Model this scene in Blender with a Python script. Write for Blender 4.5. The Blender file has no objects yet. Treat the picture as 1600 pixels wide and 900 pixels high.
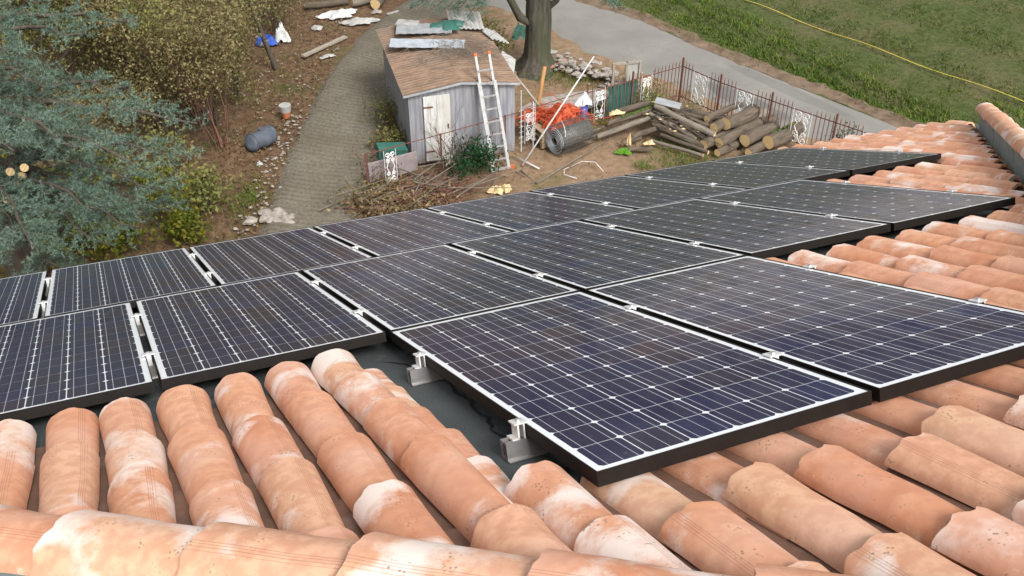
import bpy, math, random
import numpy as np
from mathutils import Matrix, Vector, Quaternion

R_ = math.radians
random.seed(7)
rng = np.random.default_rng(11)
sc = bpy.context.scene
C = sc.collection

# ------------------------------------------------------------------ camera
CAMZ = 11.0
cd = bpy.data.cameras.new('camera')
cam = bpy.data.objects.new('camera', cd)
C.objects.link(cam)
cam.matrix_world = Matrix(((1.0, 0.0015, 0.0, 0.0),
                           (-0.0009, 0.6, -0.8, 0.0),
                           (-0.0012, 0.8, 0.6, CAMZ),
                           (0, 0, 0, 1)))
cd.sensor_width = 36.0
cd.lens = 36.0 * 1507.8 / 1600.0
cd.clip_start = 0.05
cd.clip_end = 600
sc.camera = cam

# ------------------------------------------------------------------ world, sun, exposure
SUN_EL, SUN_AZ = 48.0, 146.0        # azimuth clockwise from +Y
w = bpy.data.worlds.new('World')
sc.world = w
w.use_nodes = True
nt = w.node_tree
bg = nt.nodes['Background']
sky = nt.nodes.new('ShaderNodeTexSky')
sky.sky_type = 'NISHITA'
sky.sun_disc = False
sky.sun_elevation = R_(SUN_EL)
sky.sun_rotation = R_(SUN_AZ)
sky.dust_density = 4.0
sky.air_density = 1.0
sky.altitude = 200
hs = nt.nodes.new('ShaderNodeHueSaturation')
hs.inputs['Saturation'].default_value = 0.16
nt.links.new(sky.outputs[0], hs.inputs['Color'])
nt.links.new(hs.outputs[0], bg.inputs['Color'])
bg.inputs['Strength'].default_value = 0.15
sd = bpy.data.lights.new('sun', 'SUN')
sd.energy = 1.9
sd.angle = R_(18)
sd.color = (1.0, 0.98, 0.945)
sun = bpy.data.objects.new('sun', sd)
C.objects.link(sun)
a_, e_ = R_(SUN_AZ), R_(SUN_EL)
sdir = Vector((math.sin(a_) * math.cos(e_), math.cos(a_) * math.cos(e_), math.sin(e_)))
sun.rotation_euler = sdir.to_track_quat('Z', 'Y').to_euler()
sun.location = (0, 0, 40)
sc.view_settings.view_transform = 'Standard'
sc.view_settings.look = 'None'
sc.view_settings.gamma = 1.0
sc.view_settings.use_curve_mapping = False
sc.view_settings.exposure = 0.78

# ------------------------------------------------------------------ materials
class NT:
    def __init__(s, name):
        s.m = bpy.data.materials.new(name)
        s.m.use_nodes = True
        s.t = s.m.node_tree
        s.b = s.t.nodes['Principled BSDF']
    def n(s, typ, **kw):
        x = s.t.nodes.new(typ)
        for k, v in kw.items():
            setattr(x, k, v)
        return x
    def l(s, a, b):
        s.t.links.new(a, b)
    def coord(s, which='Object'):
        return s.n('ShaderNodeTexCoord').outputs[which]
    def pos(s):
        return s.n('ShaderNodeNewGeometry').outputs['Position']
    def mapping(s, vec, scale=(1, 1, 1), rot=(0, 0, 0)):
        x = s.n('ShaderNodeMapping')
        x.inputs['Scale'].default_value = scale
        x.inputs['Rotation'].default_value = rot
        s.l(vec, x.inputs['Vector'])
        return x.outputs[0]
    def noise(s, vec, scale, detail=4, rough=0.55, dist=0.0):
        x = s.n('ShaderNodeTexNoise')
        x.inputs['Scale'].default_value = scale
        x.inputs['Detail'].default_value = detail
        x.inputs['Roughness'].default_value = rough
        x.inputs['Distortion'].default_value = dist
        if vec is not None:
            s.l(vec, x.inputs['Vector'])
        return x.outputs['Fac']
    def ramp(s, fac, stops, interp='LINEAR'):
        x = s.n('ShaderNodeValToRGB')
        x.color_ramp.interpolation = interp
        el = x.color_ramp.elements
        while len(el) < len(stops):
            el.new(0.5)
        for e, (p, c) in zip(el, stops):
            e.position = p
            e.color = (c[0], c[1], c[2], 1) if not isinstance(c, (int, float)) else (c, c, c, 1)
        s.l(fac, x.inputs['Fac'])
        return x.outputs['Color']
    def mix(s, fac, a, b, mode='MIX'):
        x = s.n('ShaderNodeMix', data_type='RGBA', blend_type=mode)
        for v, i in ((fac, 0), (a, 6), (b, 7)):
            if isinstance(v, bpy.types.NodeSocket):
                s.l(v, x.inputs[i])
            elif isinstance(v, (tuple, list)):
                x.inputs[i].default_value = (v[0], v[1], v[2], 1)
            else:
                x.inputs[i].default_value = v
        return x.outputs[2]
    def math(s, op, a, b=0.0, c=0.0):
        x = s.n('ShaderNodeMath', operation=op)
        for v, i in ((a, 0), (b, 1), (c, 2)):
            if isinstance(v, bpy.types.NodeSocket):
                s.l(v, x.inputs[i])
            else:
                x.inputs[i].default_value = v
        return x.outputs[0]
    def bump(s, h, strength=0.3, dist=0.02):
        x = s.n('ShaderNodeBump')
        x.inputs['Strength'].default_value = strength
        x.inputs['Distance'].default_value = dist
        s.l(h, x.inputs['Height'])
        s.l(x.outputs[0], s.b.inputs['Normal'])
    def set(s, **kw):
        for k, v in kw.items():
            s_ = s.b.inputs[k.replace('_', ' ')]
            if isinstance(v, bpy.types.NodeSocket):
                s.l(v, s_)
            elif isinstance(v, (tuple, list)):
                s_.default_value = (v[0], v[1], v[2], 1)
            else:
                s_.default_value = v
        return s.m

def nmat(name, c1, c2, scale=6, rough=0.85, bump=0.0, detail=6, metal=0.0, coords='Object', lo=0.3, hi=0.7, spec=0.3, stretch=(1, 1, 1), c3=None):
    t = NT(name)
    v = t.mapping(t.coord(coords) if coords != 'World' else t.pos(), stretch)
    n = t.noise(v, scale, detail, 0.6)
    col = t.ramp(n, [(lo, c1), (hi, c2)])
    if c3:
        n2 = t.noise(v, scale * 0.27, 3)
        col = t.mix(t.ramp(n2, [(0.48, 0.0), (0.62, 1.0)]), col, c3)
    if bump:
        t.bump(n, bump, 0.02)
    return t.set(Base_Color=col, Roughness=rough, Metallic=metal, Specular_IOR_Level=spec)

def leafmat(name, cols, rough=0.7, trans=0.15):
    t = NT(name)
    r = t.n('ShaderNodeNewGeometry').outputs['Random Per Island']
    stops = [(i / max(1, len(cols) - 1), c) for i, c in enumerate(cols)]
    col = t.ramp(r, stops)
    n = t.noise(t.pos(), 0.9, 3)
    col = t.mix(t.ramp(n, [(0.35, 0.0), (0.65, 0.45)]), col, cols[0])
    df = t.n('ShaderNodeBsdfDiffuse'); tr = t.n('ShaderNodeBsdfTranslucent'); mx = t.n('ShaderNodeMixShader')
    mx.inputs[0].default_value = 0.32
    t.l(col, df.inputs[0]); t.l(col, tr.inputs[0]); t.l(df.outputs[0], mx.inputs[1]); t.l(tr.outputs[0], mx.inputs[2])
    t.l(mx.outputs[0], t.t.nodes['Material Output'].inputs['Surface'])
    t.t.nodes.remove(t.b)
    return t.m

M = {}
def tile_mat(name='terracotta', gap_shade=0.0):
    t = NT(name)
    uv = t.coord('UV')
    ob = t.coord('Object')
    rnd = t.n('ShaderNodeObjectInfo').outputs['Random']
    off = t.n('ShaderNodeCombineXYZ')
    t.l(t.math('MULTIPLY', rnd, 37.0), off.inputs[0])
    t.l(t.math('MULTIPLY', rnd, 91.0), off.inputs[1])
    t.l(t.math('MULTIPLY', rnd, 53.0), off.inputs[2])
    va = t.n('ShaderNodeVectorMath', operation='ADD')
    t.l(ob, va.inputs[0]); t.l(off.outputs[0], va.inputs[1])
    v = va.outputs[0]
    base = t.ramp(rnd, [(0.0, (0.53, 0.225, 0.115)), (0.2, (0.61, 0.305, 0.170)), (0.4, (0.47, 0.175, 0.085)),
                        (0.6, (0.62, 0.335, 0.200)), (0.78, (0.55, 0.245, 0.140)), (0.9, (0.61, 0.390, 0.245)), (1.0, (0.58, 0.285, 0.180))])
    n1 = t.noise(v, 9, 5)
    base = t.mix(t.ramp(n1, [(0.32, 0.0), (0.72, 0.75)]), base, (0.64, 0.365, 0.240))
    n1b = t.noise(v, 26, 4)
    base = t.mix(t.ramp(n1b, [(0.40, 0.45), (0.6, 0.0)]), base, (0.42, 0.180, 0.105))
    # pale lime bloom, in broad patches that differ from tile to tile
    n2 = t.noise(v, 5.2, 3, 0.45, 0.3)
    n2b = t.noise(v, 45, 4, 0.7)
    r2 = t.math('FRACT', t.math('MULTIPLY', rnd, 17.31))
    thr = t.math('MULTIPLY_ADD', r2, -0.24, 0.73)
    bl = t.math('MULTIPLY', t.math('SUBTRACT', t.math('MULTIPLY_ADD', n2b, 0.20, n2), t.math('ADD', thr, 0.05)), 7.5)
    blc = t.n('ShaderNodeClamp'); t.l(bl, blc.inputs[0])
    col = t.mix(t.math('MULTIPLY', blc.outputs[0], 0.82), base, (0.74, 0.655, 0.60))
    n5 = t.noise(v, 3.1, 2)
    col = t.mix(t.ramp(n5, [(0.5, 0.0), (0.72, 0.4)]), col, (0.66, 0.43, 0.345))
    # lichen specks
    vo = t.n('ShaderNodeTexVoronoi'); vo.inputs['Scale'].default_value = 95
    t.l(v, vo.inputs['Vector'])
    n3 = t.noise(v, 13, 4)
    sp = t.math('MULTIPLY', t.ramp(vo.outputs['Distance'], [(0.15, 1.0), (0.40, 0.0)]), t.ramp(n3, [(0.57, 0.0), (0.64, 0.75)]))
    col = t.mix(sp, col, (0.16, 0.125, 0.10))
    n4 = t.noise(v, 120, 3, 0.7)
    col = t.mix(t.ramp(n4, [(0.66, 0.0), (0.75, 0.55)]), col, (0.24, 0.16, 0.11))
    col = t.mix(t.ramp(n4, [(0.24, 0.5), (0.31, 0.0)]), col, (0.80, 0.72, 0.66))
    # drawn lines along one flank from the extruder
    sx = t.n('ShaderNodeSeparateXYZ'); t.l(uv, sx.inputs[0])
    a = t.math('ADD', sx.outputs[0], t.math('MULTIPLY_ADD', t.math('FRACT', t.math('MULTIPLY', rnd, 29.7)), 0.10, -0.05))
    ln = None
    for p, wd in ((0.640, 0.0042), (0.664, 0.0038), (0.690, 0.0045), (0.722, 0.0035)):
        d = t.math('ABSOLUTE', t.math('SUBTRACT', a, p))
        k = t.math('LESS_THAN', d, wd)
        ln = k if ln is None else t.math('MAXIMUM', ln, k)
    r3 = t.math('FRACT', t.math('MULTIPLY', rnd, 5.77))
    ln = t.math('MULTIPLY', ln, t.math('GREATER_THAN', r3, 0.30))
    col = t.mix(t.math('MULTIPLY', ln, 0.42), col, (0.27, 0.12, 0.075))
    if gap_shade:
        col = t.mix(t.ramp(t.noise(v, 7, 5, 0.7), [(0.25, 1.0), (0.8, gap_shade * 0.75)]), col, (0.105, 0.062, 0.045))  # shade of the gaps mixed into the base colour
    h = t.math('ADD', t.math('MULTIPLY', n1b, 0.35), t.math('MULTIPLY', n4, 0.25))
    h = t.math('SUBTRACT', h, t.math('MULTIPLY', ln, 0.6))
    t.bump(h, 0.35, 0.006)
    return t.set(Base_Color=col, Roughness=0.86, Specular_IOR_Level=0.25)
M['tile'] = tile_mat()
M['channel'] = tile_mat('shaded_terracotta', 1.0)  # darker copy for channels: shade between the cover tiles painted into the colour

def cell_mat():
    t = NT('solar_cell')
    uv = t.coord('UV')
    rnd = t.n('ShaderNodeObjectInfo').outputs['Random']
    base = t.ramp(rnd, [(0.0, (0.007, 0.009, 0.040)), (0.35, (0.010, 0.010, 0.041)), (0.55, (0.016, 0.010, 0.028)),
                        (0.75, (0.006, 0.011, 0.056)), (1.0, (0.016, 0.012, 0.033))])
    sx = t.n('ShaderNodeSeparateXYZ'); t.l(uv, sx.inputs[0])
    a = sx.outputs[0]
    ln = None
    for p in (1 / 6, 0.5, 5 / 6):
        k = t.math('LESS_THAN', t.math('ABSOLUTE', t.math('SUBTRACT', a, p)), 0.0075)
        ln = k if ln is None else t.math('MAXIMUM', ln, k)
    col = t.mix(ln, base, (0.44, 0.45, 0.49))
    n = t.noise(t.pos(), 210, 2, 0.6)
    n2 = t.noise(t.pos(), 2.2, 3)
    dust = t.math('MULTIPLY', t.ramp(n, [(0.69, 0.0), (0.75, 1.0)]), t.ramp(n2, [(0.40, 0.1), (0.65, 0.7)]))
    col = t.mix(dust, col, (0.45, 0.45, 0.45))
    spots = t.noise(t.pos(), 38, 3, 0.6)
    col = t.mix(t.ramp(spots, [(0.66, 0.0), (0.72, 0.10)]), col, (0.42, 0.42, 0.45))
    film = t.noise(t.pos(), 6, 4)
    col = t.mix(t.ramp(film, [(0.3, 0.004), (0.75, 0.032)]), col, (0.36, 0.35, 0.44))
    return t.set(Base_Color=col, Roughness=0.5, Specular_IOR_Level=0.12, Coat_Weight=0.75, Coat_Roughness=t.ramp(t.noise(t.mapping(t.pos(), (3, 1, 1)), 5, 5, 0.65), [(0.35, 0.04), (0.7, 0.22)]), Coat_IOR=1.45)
M['cell'] = cell_mat()
t = NT('panel_backing'); M['backing'] = t.set(Base_Color=(0.82, 0.84, 0.86), Roughness=0.4, Coat_Weight=0.8, Coat_Roughness=0.08)
M['frame'] = nmat('bronze_frame', (0.007, 0.005, 0.004), (0.013, 0.009, 0.007), 30, 0.55, 0.05, spec=0.2)
M['alu'] = nmat('aluminium', (0.30, 0.285, 0.28), (0.44, 0.42, 0.41), 18, 0.38, 0.03, metal=0.75, spec=0.5)
M['alu_white'] = nmat('white_aluminium', (0.50, 0.49, 0.47), (0.66, 0.65, 0.63), 18, 0.42, 0.03, metal=0.15, spec=0.5)
M['alu_ladder'] = nmat('ladder_aluminium', (0.30, 0.30, 0.30), (0.46, 0.46, 0.45), 9, 0.45, 0.05, metal=0.3, spec=0.5)
M['steel'] = nmat('bolt_steel', (0.45, 0.45, 0.45), (0.65, 0.65, 0.65), 30, 0.35, metal=0.8)

def membrane():
    t = NT('bitumen_membrane')
    v = t.coord('Object')
    n = t.noise(v, 2.2, 5, 0.6)
    n2 = t.noise(v, 190, 3, 0.8)
    col = t.ramp(n, [(0.3, (0.032, 0.037, 0.038)), (0.7, (0.072, 0.082, 0.082))])
    col = t.mix(t.ramp(n2, [(0.5, 0.0), (0.72, 0.55)]), col, (0.17, 0.19, 0.19))
    n3 = t.noise(v, 7, 4)
    col = t.mix(t.ramp(n3, [(0.60, 0.0), (0.70, 0.35)]), col, (0.20, 0.21, 0.20))
    t.bump(n2, 0.5, 0.004)
    return t.set(Base_Color=col, Roughness=0.8, Specular_IOR_Level=0.3)
M['membrane'] = membrane()
M['slate'] = nmat('slate_membrane', (0.17, 0.205, 0.20), (0.245, 0.285, 0.275), 8, 0.85, 0.3, c3=(0.165, 0.195, 0.19))
M['crack'] = nmat('wet_bitumen', (0.012, 0.012, 0.012), (0.03, 0.03, 0.03), 20, 0.5)
M['mortar'] = nmat('mortar', (0.42, 0.39, 0.34), (0.62, 0.59, 0.53), 25, 0.95, 0.4)
M['plaster'] = nmat('plaster', (0.55, 0.45, 0.33), (0.62, 0.52, 0.40), 3, 0.95, 0.1)
M['gutter'] = nmat('brown_gutter', (0.06, 0.028, 0.022), (0.09, 0.04, 0.03), 12, 0.4, metal=0.2)

def ground_mat():
    t = NT('garden_soil')
    p = t.pos()
    n = t.noise(p, 0.45, 5, 0.6)
    n2 = t.noise(p, 5.5, 6, 0.7)
    n3 = t.noise(p, 24, 4, 0.7)
    soil = t.ramp(n2, [(0.28, (0.066, 0.038, 0.023)), (0.5, (0.138, 0.084, 0.048)), (0.72, (0.22, 0.145, 0.087))])
    # bare beige yard towards +x, darker leaf litter towards -x
    sx = t.n('ShaderNodeSeparateXYZ'); t.l(p, sx.inputs[0])
    xf = t.math('MULTIPLY_ADD', n, 2.0, sx.outputs[0])
    yard = t.ramp(n2, [(0.3, (0.175, 0.112, 0.068)), (0.7, (0.32, 0.22, 0.14))])
    k = t.n('ShaderNodeMapRange'); k.inputs[1].default_value = -1.2; k.inputs[2].default_value = 1.2
    t.l(xf, k.inputs[0])
    col = t.mix(k.outputs[0], soil, yard)
    gr = t.noise(p, 0.75, 5, 0.65)
    col = t.mix(t.ramp(gr, [(0.54, 0.0), (0.68, 0.7)]), col, t.ramp(n3, [(0.3, (0.045, 0.060, 0.016)), (0.7, (0.105, 0.120, 0.040))]))
    col = t.mix(t.ramp(n3, [(0.60, 0.0), (0.75, 0.5)]), col, (0.30, 0.22, 0.14))
    t.bump(n3, 0.8, 0.05)
    return t.set(Base_Color=col, Roughness=0.95, Specular_IOR_Level=0.15)
M['soil'] = ground_mat()

def asphalt():
    t = NT('old_asphalt')
    p = t.pos()
    n = t.noise(p, 0.8, 5); n2 = t.noise(p, 60, 3, 0.8)
    col = t.ramp(n, [(0.3, (0.180, 0.168, 0.150)), (0.7, (0.235, 0.221, 0.198))])
    col = t.mix(t.ramp(n2, [(0.35, 0.35), (0.6, 0.0)]), col, (0.13, 0.125, 0.115))
    n4 = t.noise(p, 0.35, 4, 0.7, 0.6)
    col = t.mix(t.ramp(n4, [(0.54, 0.0), (0.60, 0.30)]), col, (0.16, 0.16, 0.155))
    sx = t.n('ShaderNodeSeparateXYZ'); t.l(p, sx.inputs[0])
    for (cx, cy), rx, ry, rot, k in (((5.97, 22.55), 1.55, 0.36, -0.89, 0.8), ((7.2, 23.2), 2.2, 0.26, -0.92, 0.4)):
        dx_ = t.math('SUBTRACT', sx.outputs[0], cx); dy_ = t.math('SUBTRACT', sx.outputs[1], cy)
        ua = t.math('ADD', t.math('MULTIPLY', dx_, math.cos(rot) / rx), t.math('MULTIPLY', dy_, math.sin(rot) / rx))
        va = t.math('ADD', t.math('MULTIPLY', dx_, -math.sin(rot) / ry), t.math('MULTIPLY', dy_, math.cos(rot) / ry))
        r2_ = t.math('ADD', t.math('MULTIPLY', ua, ua), t.math('MULTIPLY', va, va))
        r2_ = t.math('ADD', r2_, t.math('MULTIPLY', t.math('SUBTRACT', t.noise(p, 1.7, 3), 0.5), 1.1))
        col = t.mix(t.ramp(r2_, [(0.75, k), (1.0, 0.0)]), col, (0.115, 0.113, 0.108))
    ck = t.n('ShaderNodeTexVoronoi', feature='DISTANCE_TO_EDGE'); ck.inputs['Scale'].default_value = 0.55
    wv = t.n('ShaderNodeVectorMath', operation='ADD'); t.l(p, wv.inputs[0])
    nz = t.n('ShaderNodeTexNoise'); nz.inputs['Scale'].default_value = 1.2; nz.inputs['Detail'].default_value = 5; t.l(p, nz.inputs['Vector']); t.l(nz.outputs['Color'], wv.inputs[1])
    t.l(wv.outputs[0], ck.inputs['Vector'])
    col = t.mix(t.ramp(ck.outputs['Distance'], [(0.0, 0.22), (0.012, 0.0)]), col, (0.09, 0.087, 0.08))
    t.bump(n2, 0.3, 0.01)
    return t.set(Base_Color=col, Roughness=0.9, Specular_IOR_Level=0.2)
M['asphalt'] = asphalt()
M['patch'] = nmat('asphalt_patch', (0.115, 0.114, 0.110), (0.165, 0.160, 0.150), 3, 0.85, 0.1, coords='World')
def concrete():
    t = NT('drive_concrete')
    p = t.pos()
    n = t.noise(p, 0.9, 5, 0.65); n2 = t.noise(p, 14, 5, 0.7)
    col = t.ramp(n, [(0.3, (0.150, 0.130, 0.100)), (0.7, (0.225, 0.202, 0.162))])
    col = t.mix(t.ramp(n2, [(0.4, 0.5), (0.62, 0.0)]), col, (0.095, 0.078, 0.055))
    n3 = t.noise(p, 0.55, 4, 0.6)
    col = t.mix(t.ramp(n3, [(0.56, 0.0), (0.7, 0.5)]), col, (0.105, 0.092, 0.058))
    at = t.n('ShaderNodeAttribute'); at.attribute_name = 'rib'
    gm = t.math('MULTIPLY', t.math('SUBTRACT', 1.0, at.outputs['Fac']), t.ramp(n2, [(0.3, 0.60), (0.7, 0.15)]))
    col = t.mix(gm, col, (0.060, 0.052, 0.030))
    t.bump(n2, 0.5, 0.02)
    return t.set(Base_Color=col, Roughness=0.95, Specular_IOR_Level=0.15)
M['concrete'] = concrete()
def fieldm():
    t = NT('meadow_ground')
    p = t.pos()
    n = t.noise(p, 0.55, 5, 0.65); n2 = t.noise(p, 7, 5, 0.7)
    col = t.ramp(n2, [(0.3, (0.030, 0.044, 0.013)), (0.55, (0.070, 0.088, 0.028)), (0.75, (0.125, 0.115, 0.052))])
    col = t.mix(t.ramp(n, [(0.46, 0.0), (0.68, 0.55)]), col, (0.135, 0.105, 0.060))
    t.bump(n2, 0.9, 0.08)
    return t.set(Base_Color=col, Roughness=0.95, Specular_IOR_Level=0.1)
M['meadow'] = fieldm()
M['verge'] = nmat('verge_earth', (0.085, 0.055, 0.034), (0.20, 0.145, 0.10), 3, 0.95, 0.5, coords='World')
M['grass'] = leafmat('meadow_grass', [(0.038, 0.066, 0.014), (0.070, 0.112, 0.022), (0.110, 0.140, 0.032), (0.175, 0.165, 0.060), (0.075, 0.130, 0.024)])
M['verge_grass'] = leafmat('verge_grass', [(0.055, 0.105, 0.018), (0.090, 0.170, 0.026), (0.140, 0.205, 0.040), (0.24, 0.21, 0.07), (0.095, 0.18, 0.028)])
M['litter'] = leafmat('fallen_leaves', [(0.085, 0.052, 0.030), (0.16, 0.105, 0.060), (0.23, 0.165, 0.09), (0.32, 0.24, 0.14), (0.17, 0.115, 0.05)])
M['brown_leaf'] = leafmat('autumn_leaf', [(0.155, 0.125, 0.058), (0.245, 0.200, 0.095), (0.330, 0.275, 0.140), (0.205, 0.200, 0.075), (0.400, 0.335, 0.180), (0.220, 0.225, 0.080)])
M['olive_leaf'] = leafmat('olive_leaf', [(0.130, 0.125, 0.048), (0.21, 0.215, 0.070), (0.29, 0.27, 0.10), (0.18, 0.235, 0.065), (0.33, 0.29, 0.13)])
M['yellow_leaf'] = leafmat('yellow_leaf', [(0.055, 0.085, 0.016), (0.10, 0.13, 0.022), (0.20, 0.19, 0.03), (0.27, 0.23, 0.035), (0.085, 0.12, 0.02)])
M['cedar'] = leafmat('cedar_needle', [(0.085, 0.128, 0.084), (0.160, 0.238, 0.180), (0.255, 0.355, 0.295), (0.115, 0.170, 0.108), (0.34, 0.44, 0.385)])
M['ivy'] = leafmat('ivy_leaf', [(0.018, 0.055, 0.022), (0.030, 0.085, 0.036), (0.050, 0.105, 0.045)])
M['dry_leaf'] = leafmat('dry_leaf', [(0.17, 0.12, 0.06), (0.30, 0.23, 0.12), (0.42, 0.33, 0.19)])
M['bark'] = nmat('bark', (0.050, 0.040, 0.030), (0.115, 0.095, 0.070), 16, 0.95, 0.8, stretch=(1, 1, 0.25))
M['bark_green'] = nmat('mossy_bark', (0.040, 0.035, 0.026), (0.115, 0.102, 0.078), 11, 0.95, 1.0, stretch=(1, 1, 0.2), c3=(0.058, 0.062, 0.034))
M['twig'] = nmat('twig_bark', (0.065, 0.045, 0.030), (0.15, 0.105, 0.070), 12, 0.9, 0.2)
M['twig_red'] = nmat('reddish_twig', (0.12, 0.055, 0.038), (0.24, 0.13, 0.09), 12, 0.9, 0.2)
M['log_bark'] = nmat('log_bark', (0.050, 0.038, 0.029), (0.155, 0.120, 0.086), 14, 0.95, 0.8, stretch=(1, 1, 0.22), c3=(0.10, 0.086, 0.066))
M['log_bark_grey'] = nmat('weathered_wood', (0.11, 0.092, 0.072), (0.225, 0.19, 0.15), 14, 0.95, 0.5, stretch=(1, 1, 0.2))
M['moss'] = nmat('moss', (0.035, 0.060, 0.012), (0.085, 0.13, 0.025), 22, 0.95, 0.6)
M['moss_bright'] = nmat('bright_moss', (0.05, 0.13, 0.01), (0.10, 0.23, 0.02), 26, 0.95, 0.6)
def cutwood():
    t = NT('sawn_wood')
    v = t.coord('Object')
    wv = t.n('ShaderNodeTexWave', wave_type='RINGS', rings_direction='Z')
    wv.inputs['Scale'].default_value = 14; wv.inputs['Distortion'].default_value = 2.5
    t.l(v, wv.inputs['Vector'])
    col = t.ramp(wv.outputs['Fac'], [(0.2, (0.56, 0.38, 0.17)), (0.8, (0.70, 0.52, 0.27))])
    n = t.noise(v, 12, 4)
    col = t.mix(t.ramp(n, [(0.5, 0.0), (0.7, 0.6)]), col, (0.72, 0.57, 0.34))
    return t.set(Base_Color=col, Roughness=0.85)
M['cut'] = cutwood()
def shedm():
    t = NT('grey_sheet')
    v = t.coord('Object')
    n = t.noise(t.mapping(v, (5, 5, 0.5)), 2.2, 6, 0.65)
    col = t.ramp(n, [(0.3, (0.175, 0.180, 0.200)), (0.7, (0.345, 0.35, 0.375))])
    n2 = t.noise(t.mapping(v, (9, 9, 0.35)), 1.6, 5, 0.7)
    col = t.mix(t.ramp(n2, [(0.56, 0.0), (0.70, 0.65)]), col, (0.21, 0.135, 0.095))
    sx = t.n('ShaderNodeSeparateXYZ'); t.l(v, sx.inputs[0])
    mud = t.math('MULTIPLY_ADD', t.noise(v, 6, 4), 0.5, t.math('MULTIPLY', sx.outputs[2], -1.0))
    col = t.mix(t.ramp(mud, [(0.0, 0.0), (0.25, 0.7)]), col, (0.16, 0.115, 0.075))
    t.bump(n, 0.2, 0.02)
    return t.set(Base_Color=col, Roughness=0.65, Metallic=0.05)
M['shed_sheet'] = shedm()
def rustroof():
    t = NT('rusty_roof')
    v = t.coord('Object')
    n = t.noise(t.mapping(v, (0.8, 3, 1)), 3, 6, 0.7)
    col = t.ramp(n, [(0.28, (0.080, 0.058, 0.044)), (0.48, (0.155, 0.095, 0.062)), (0.66, (0.235, 0.145, 0.092)), (0.8, (0.27, 0.225, 0.18))])
    n2 = t.noise(v, 0.9, 4)
    col = t.mix(t.ramp(n2, [(0.5, 0.0), (0.66, 0.7)]), col, (0.125, 0.095, 0.072))
    sx = t.n('ShaderNodeSeparateXYZ'); t.l(v, sx.inputs[0])
    wv = t.math('SINE', t.math('MULTIPLY', sx.outputs[1], 2 * math.pi / 0.12))
    n3 = t.noise(v, 5, 4)
    col = t.mix(t.math('MULTIPLY', t.ramp(wv, [(0.0, 0.0), (0.9, 0.75)]), t.ramp(n3, [(0.35, 0.2), (0.6, 1.0)])), col, (0.27, 0.195, 0.14))
    return t.set(Base_Color=col, Roughness=0.9)
M['rust_roof'] = rustroof()
M['galv'] = nmat('galvanised_sheet', (0.33, 0.36, 0.39), (0.52, 0.55, 0.58), 5, 0.45, 0.05, metal=0.35)
M['grey_sheet2'] = nmat('dull_sheet', (0.22, 0.23, 0.235), (0.36, 0.37, 0.375), 4, 0.6, 0.05, metal=0.2)
M['fibre'] = nmat('fibre_sheet', (0.27, 0.265, 0.245), (0.43, 0.42, 0.395), 5, 0.9, 0.1)
M['green_tarp'] = nmat('green_tarp', (0.020, 0.085, 0.065), (0.045, 0.14, 0.11), 5, 0.6, 0.2)
M['door'] = nmat('peeling_door', (0.36, 0.35, 0.32), (0.66, 0.66, 0.64), 7, 0.8, 0.2, stretch=(3, 3, 0.35), c3=(0.52, 0.49, 0.44))
M['orange_net'] = nmat('orange_net', (0.30, 0.045, 0.018), (0.56, 0.105, 0.042), 9, 0.7, 0.5)
M['wire'] = nmat('wire_mesh', (0.11, 0.105, 0.095), (0.22, 0.21, 0.19), 14, 0.6, 0.1, metal=0.4)
M['rust'] = nmat('rusty_iron', (0.105, 0.040, 0.030), (0.185, 0.075, 0.055), 18, 0.8, 0.3)
M['fence_bar'] = nmat('faded_iron', (0.13, 0.075, 0.065), (0.20, 0.125, 0.11), 18, 0.8, 0.2)
M['white_paint'] = nmat('white_paint', (0.42, 0.41, 0.39), (0.62, 0.61, 0.59), 14, 0.7, 0.1)
M['scroll_paint'] = nmat('scroll_paint', (0.60, 0.59, 0.57), (0.80, 0.79, 0.77), 14, 0.7, 0.1)
M['white_plastic'] = nmat('white_plastic', (0.40, 0.405, 0.40), (0.62, 0.625, 0.62), 5, 0.5, 0.2)
M['blue_plastic'] = nmat('blue_plastic', (0.015, 0.05, 0.30), (0.03, 0.09, 0.42), 5, 0.5, 0.1)
M['tank'] = nmat('grey_plastic', (0.055, 0.066, 0.085), (0.11, 0.125, 0.15), 4, 0.55, 0.05)
M['pot'] = nmat('orange_pot', (0.42, 0.13, 0.055), (0.52, 0.19, 0.085), 8, 0.8, 0.1)
M['wood_new'] = nmat('orange_timber', (0.30, 0.145, 0.055), (0.46, 0.25, 0.10), 9, 0.8, 0.2, stretch=(3, 3, 0.4))
M['wood_old'] = nmat('grey_timber', (0.20, 0.17, 0.135), (0.38, 0.335, 0.27), 8, 0.9, 0.2, stretch=(3, 3, 0.4))
M['pallet'] = nmat('pallet_wood', (0.24, 0.17, 0.105), (0.40, 0.30, 0.20), 8, 0.9, 0.2)
M['stone'] = nmat('rubble_stone', (0.19, 0.165, 0.14), (0.36, 0.32, 0.28), 7, 0.95, 0.5)
M['stone_red'] = nmat('brick_rubble', (0.27, 0.115, 0.08), (0.42, 0.22, 0.16), 7, 0.95, 0.5)
M['orange_cap'] = nmat('orange_cap', (0.65, 0.09, 0.02), (0.75, 0.13, 0.04), 8, 0.5)
M['tape'] = nmat('yellow_tape', (0.33, 0.25, 0.02), (0.46, 0.37, 0.06), 6, 0.6)
M['blue_panel'] = nmat('blue_banner', (0.02, 0.09, 0.42), (0.04, 0.14, 0.55), 4, 0.5)
M['chip'] = nmat('wood_chip', (0.52, 0.36, 0.18), (0.68, 0.52, 0.30), 12, 0.9, 0.3)

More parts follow.
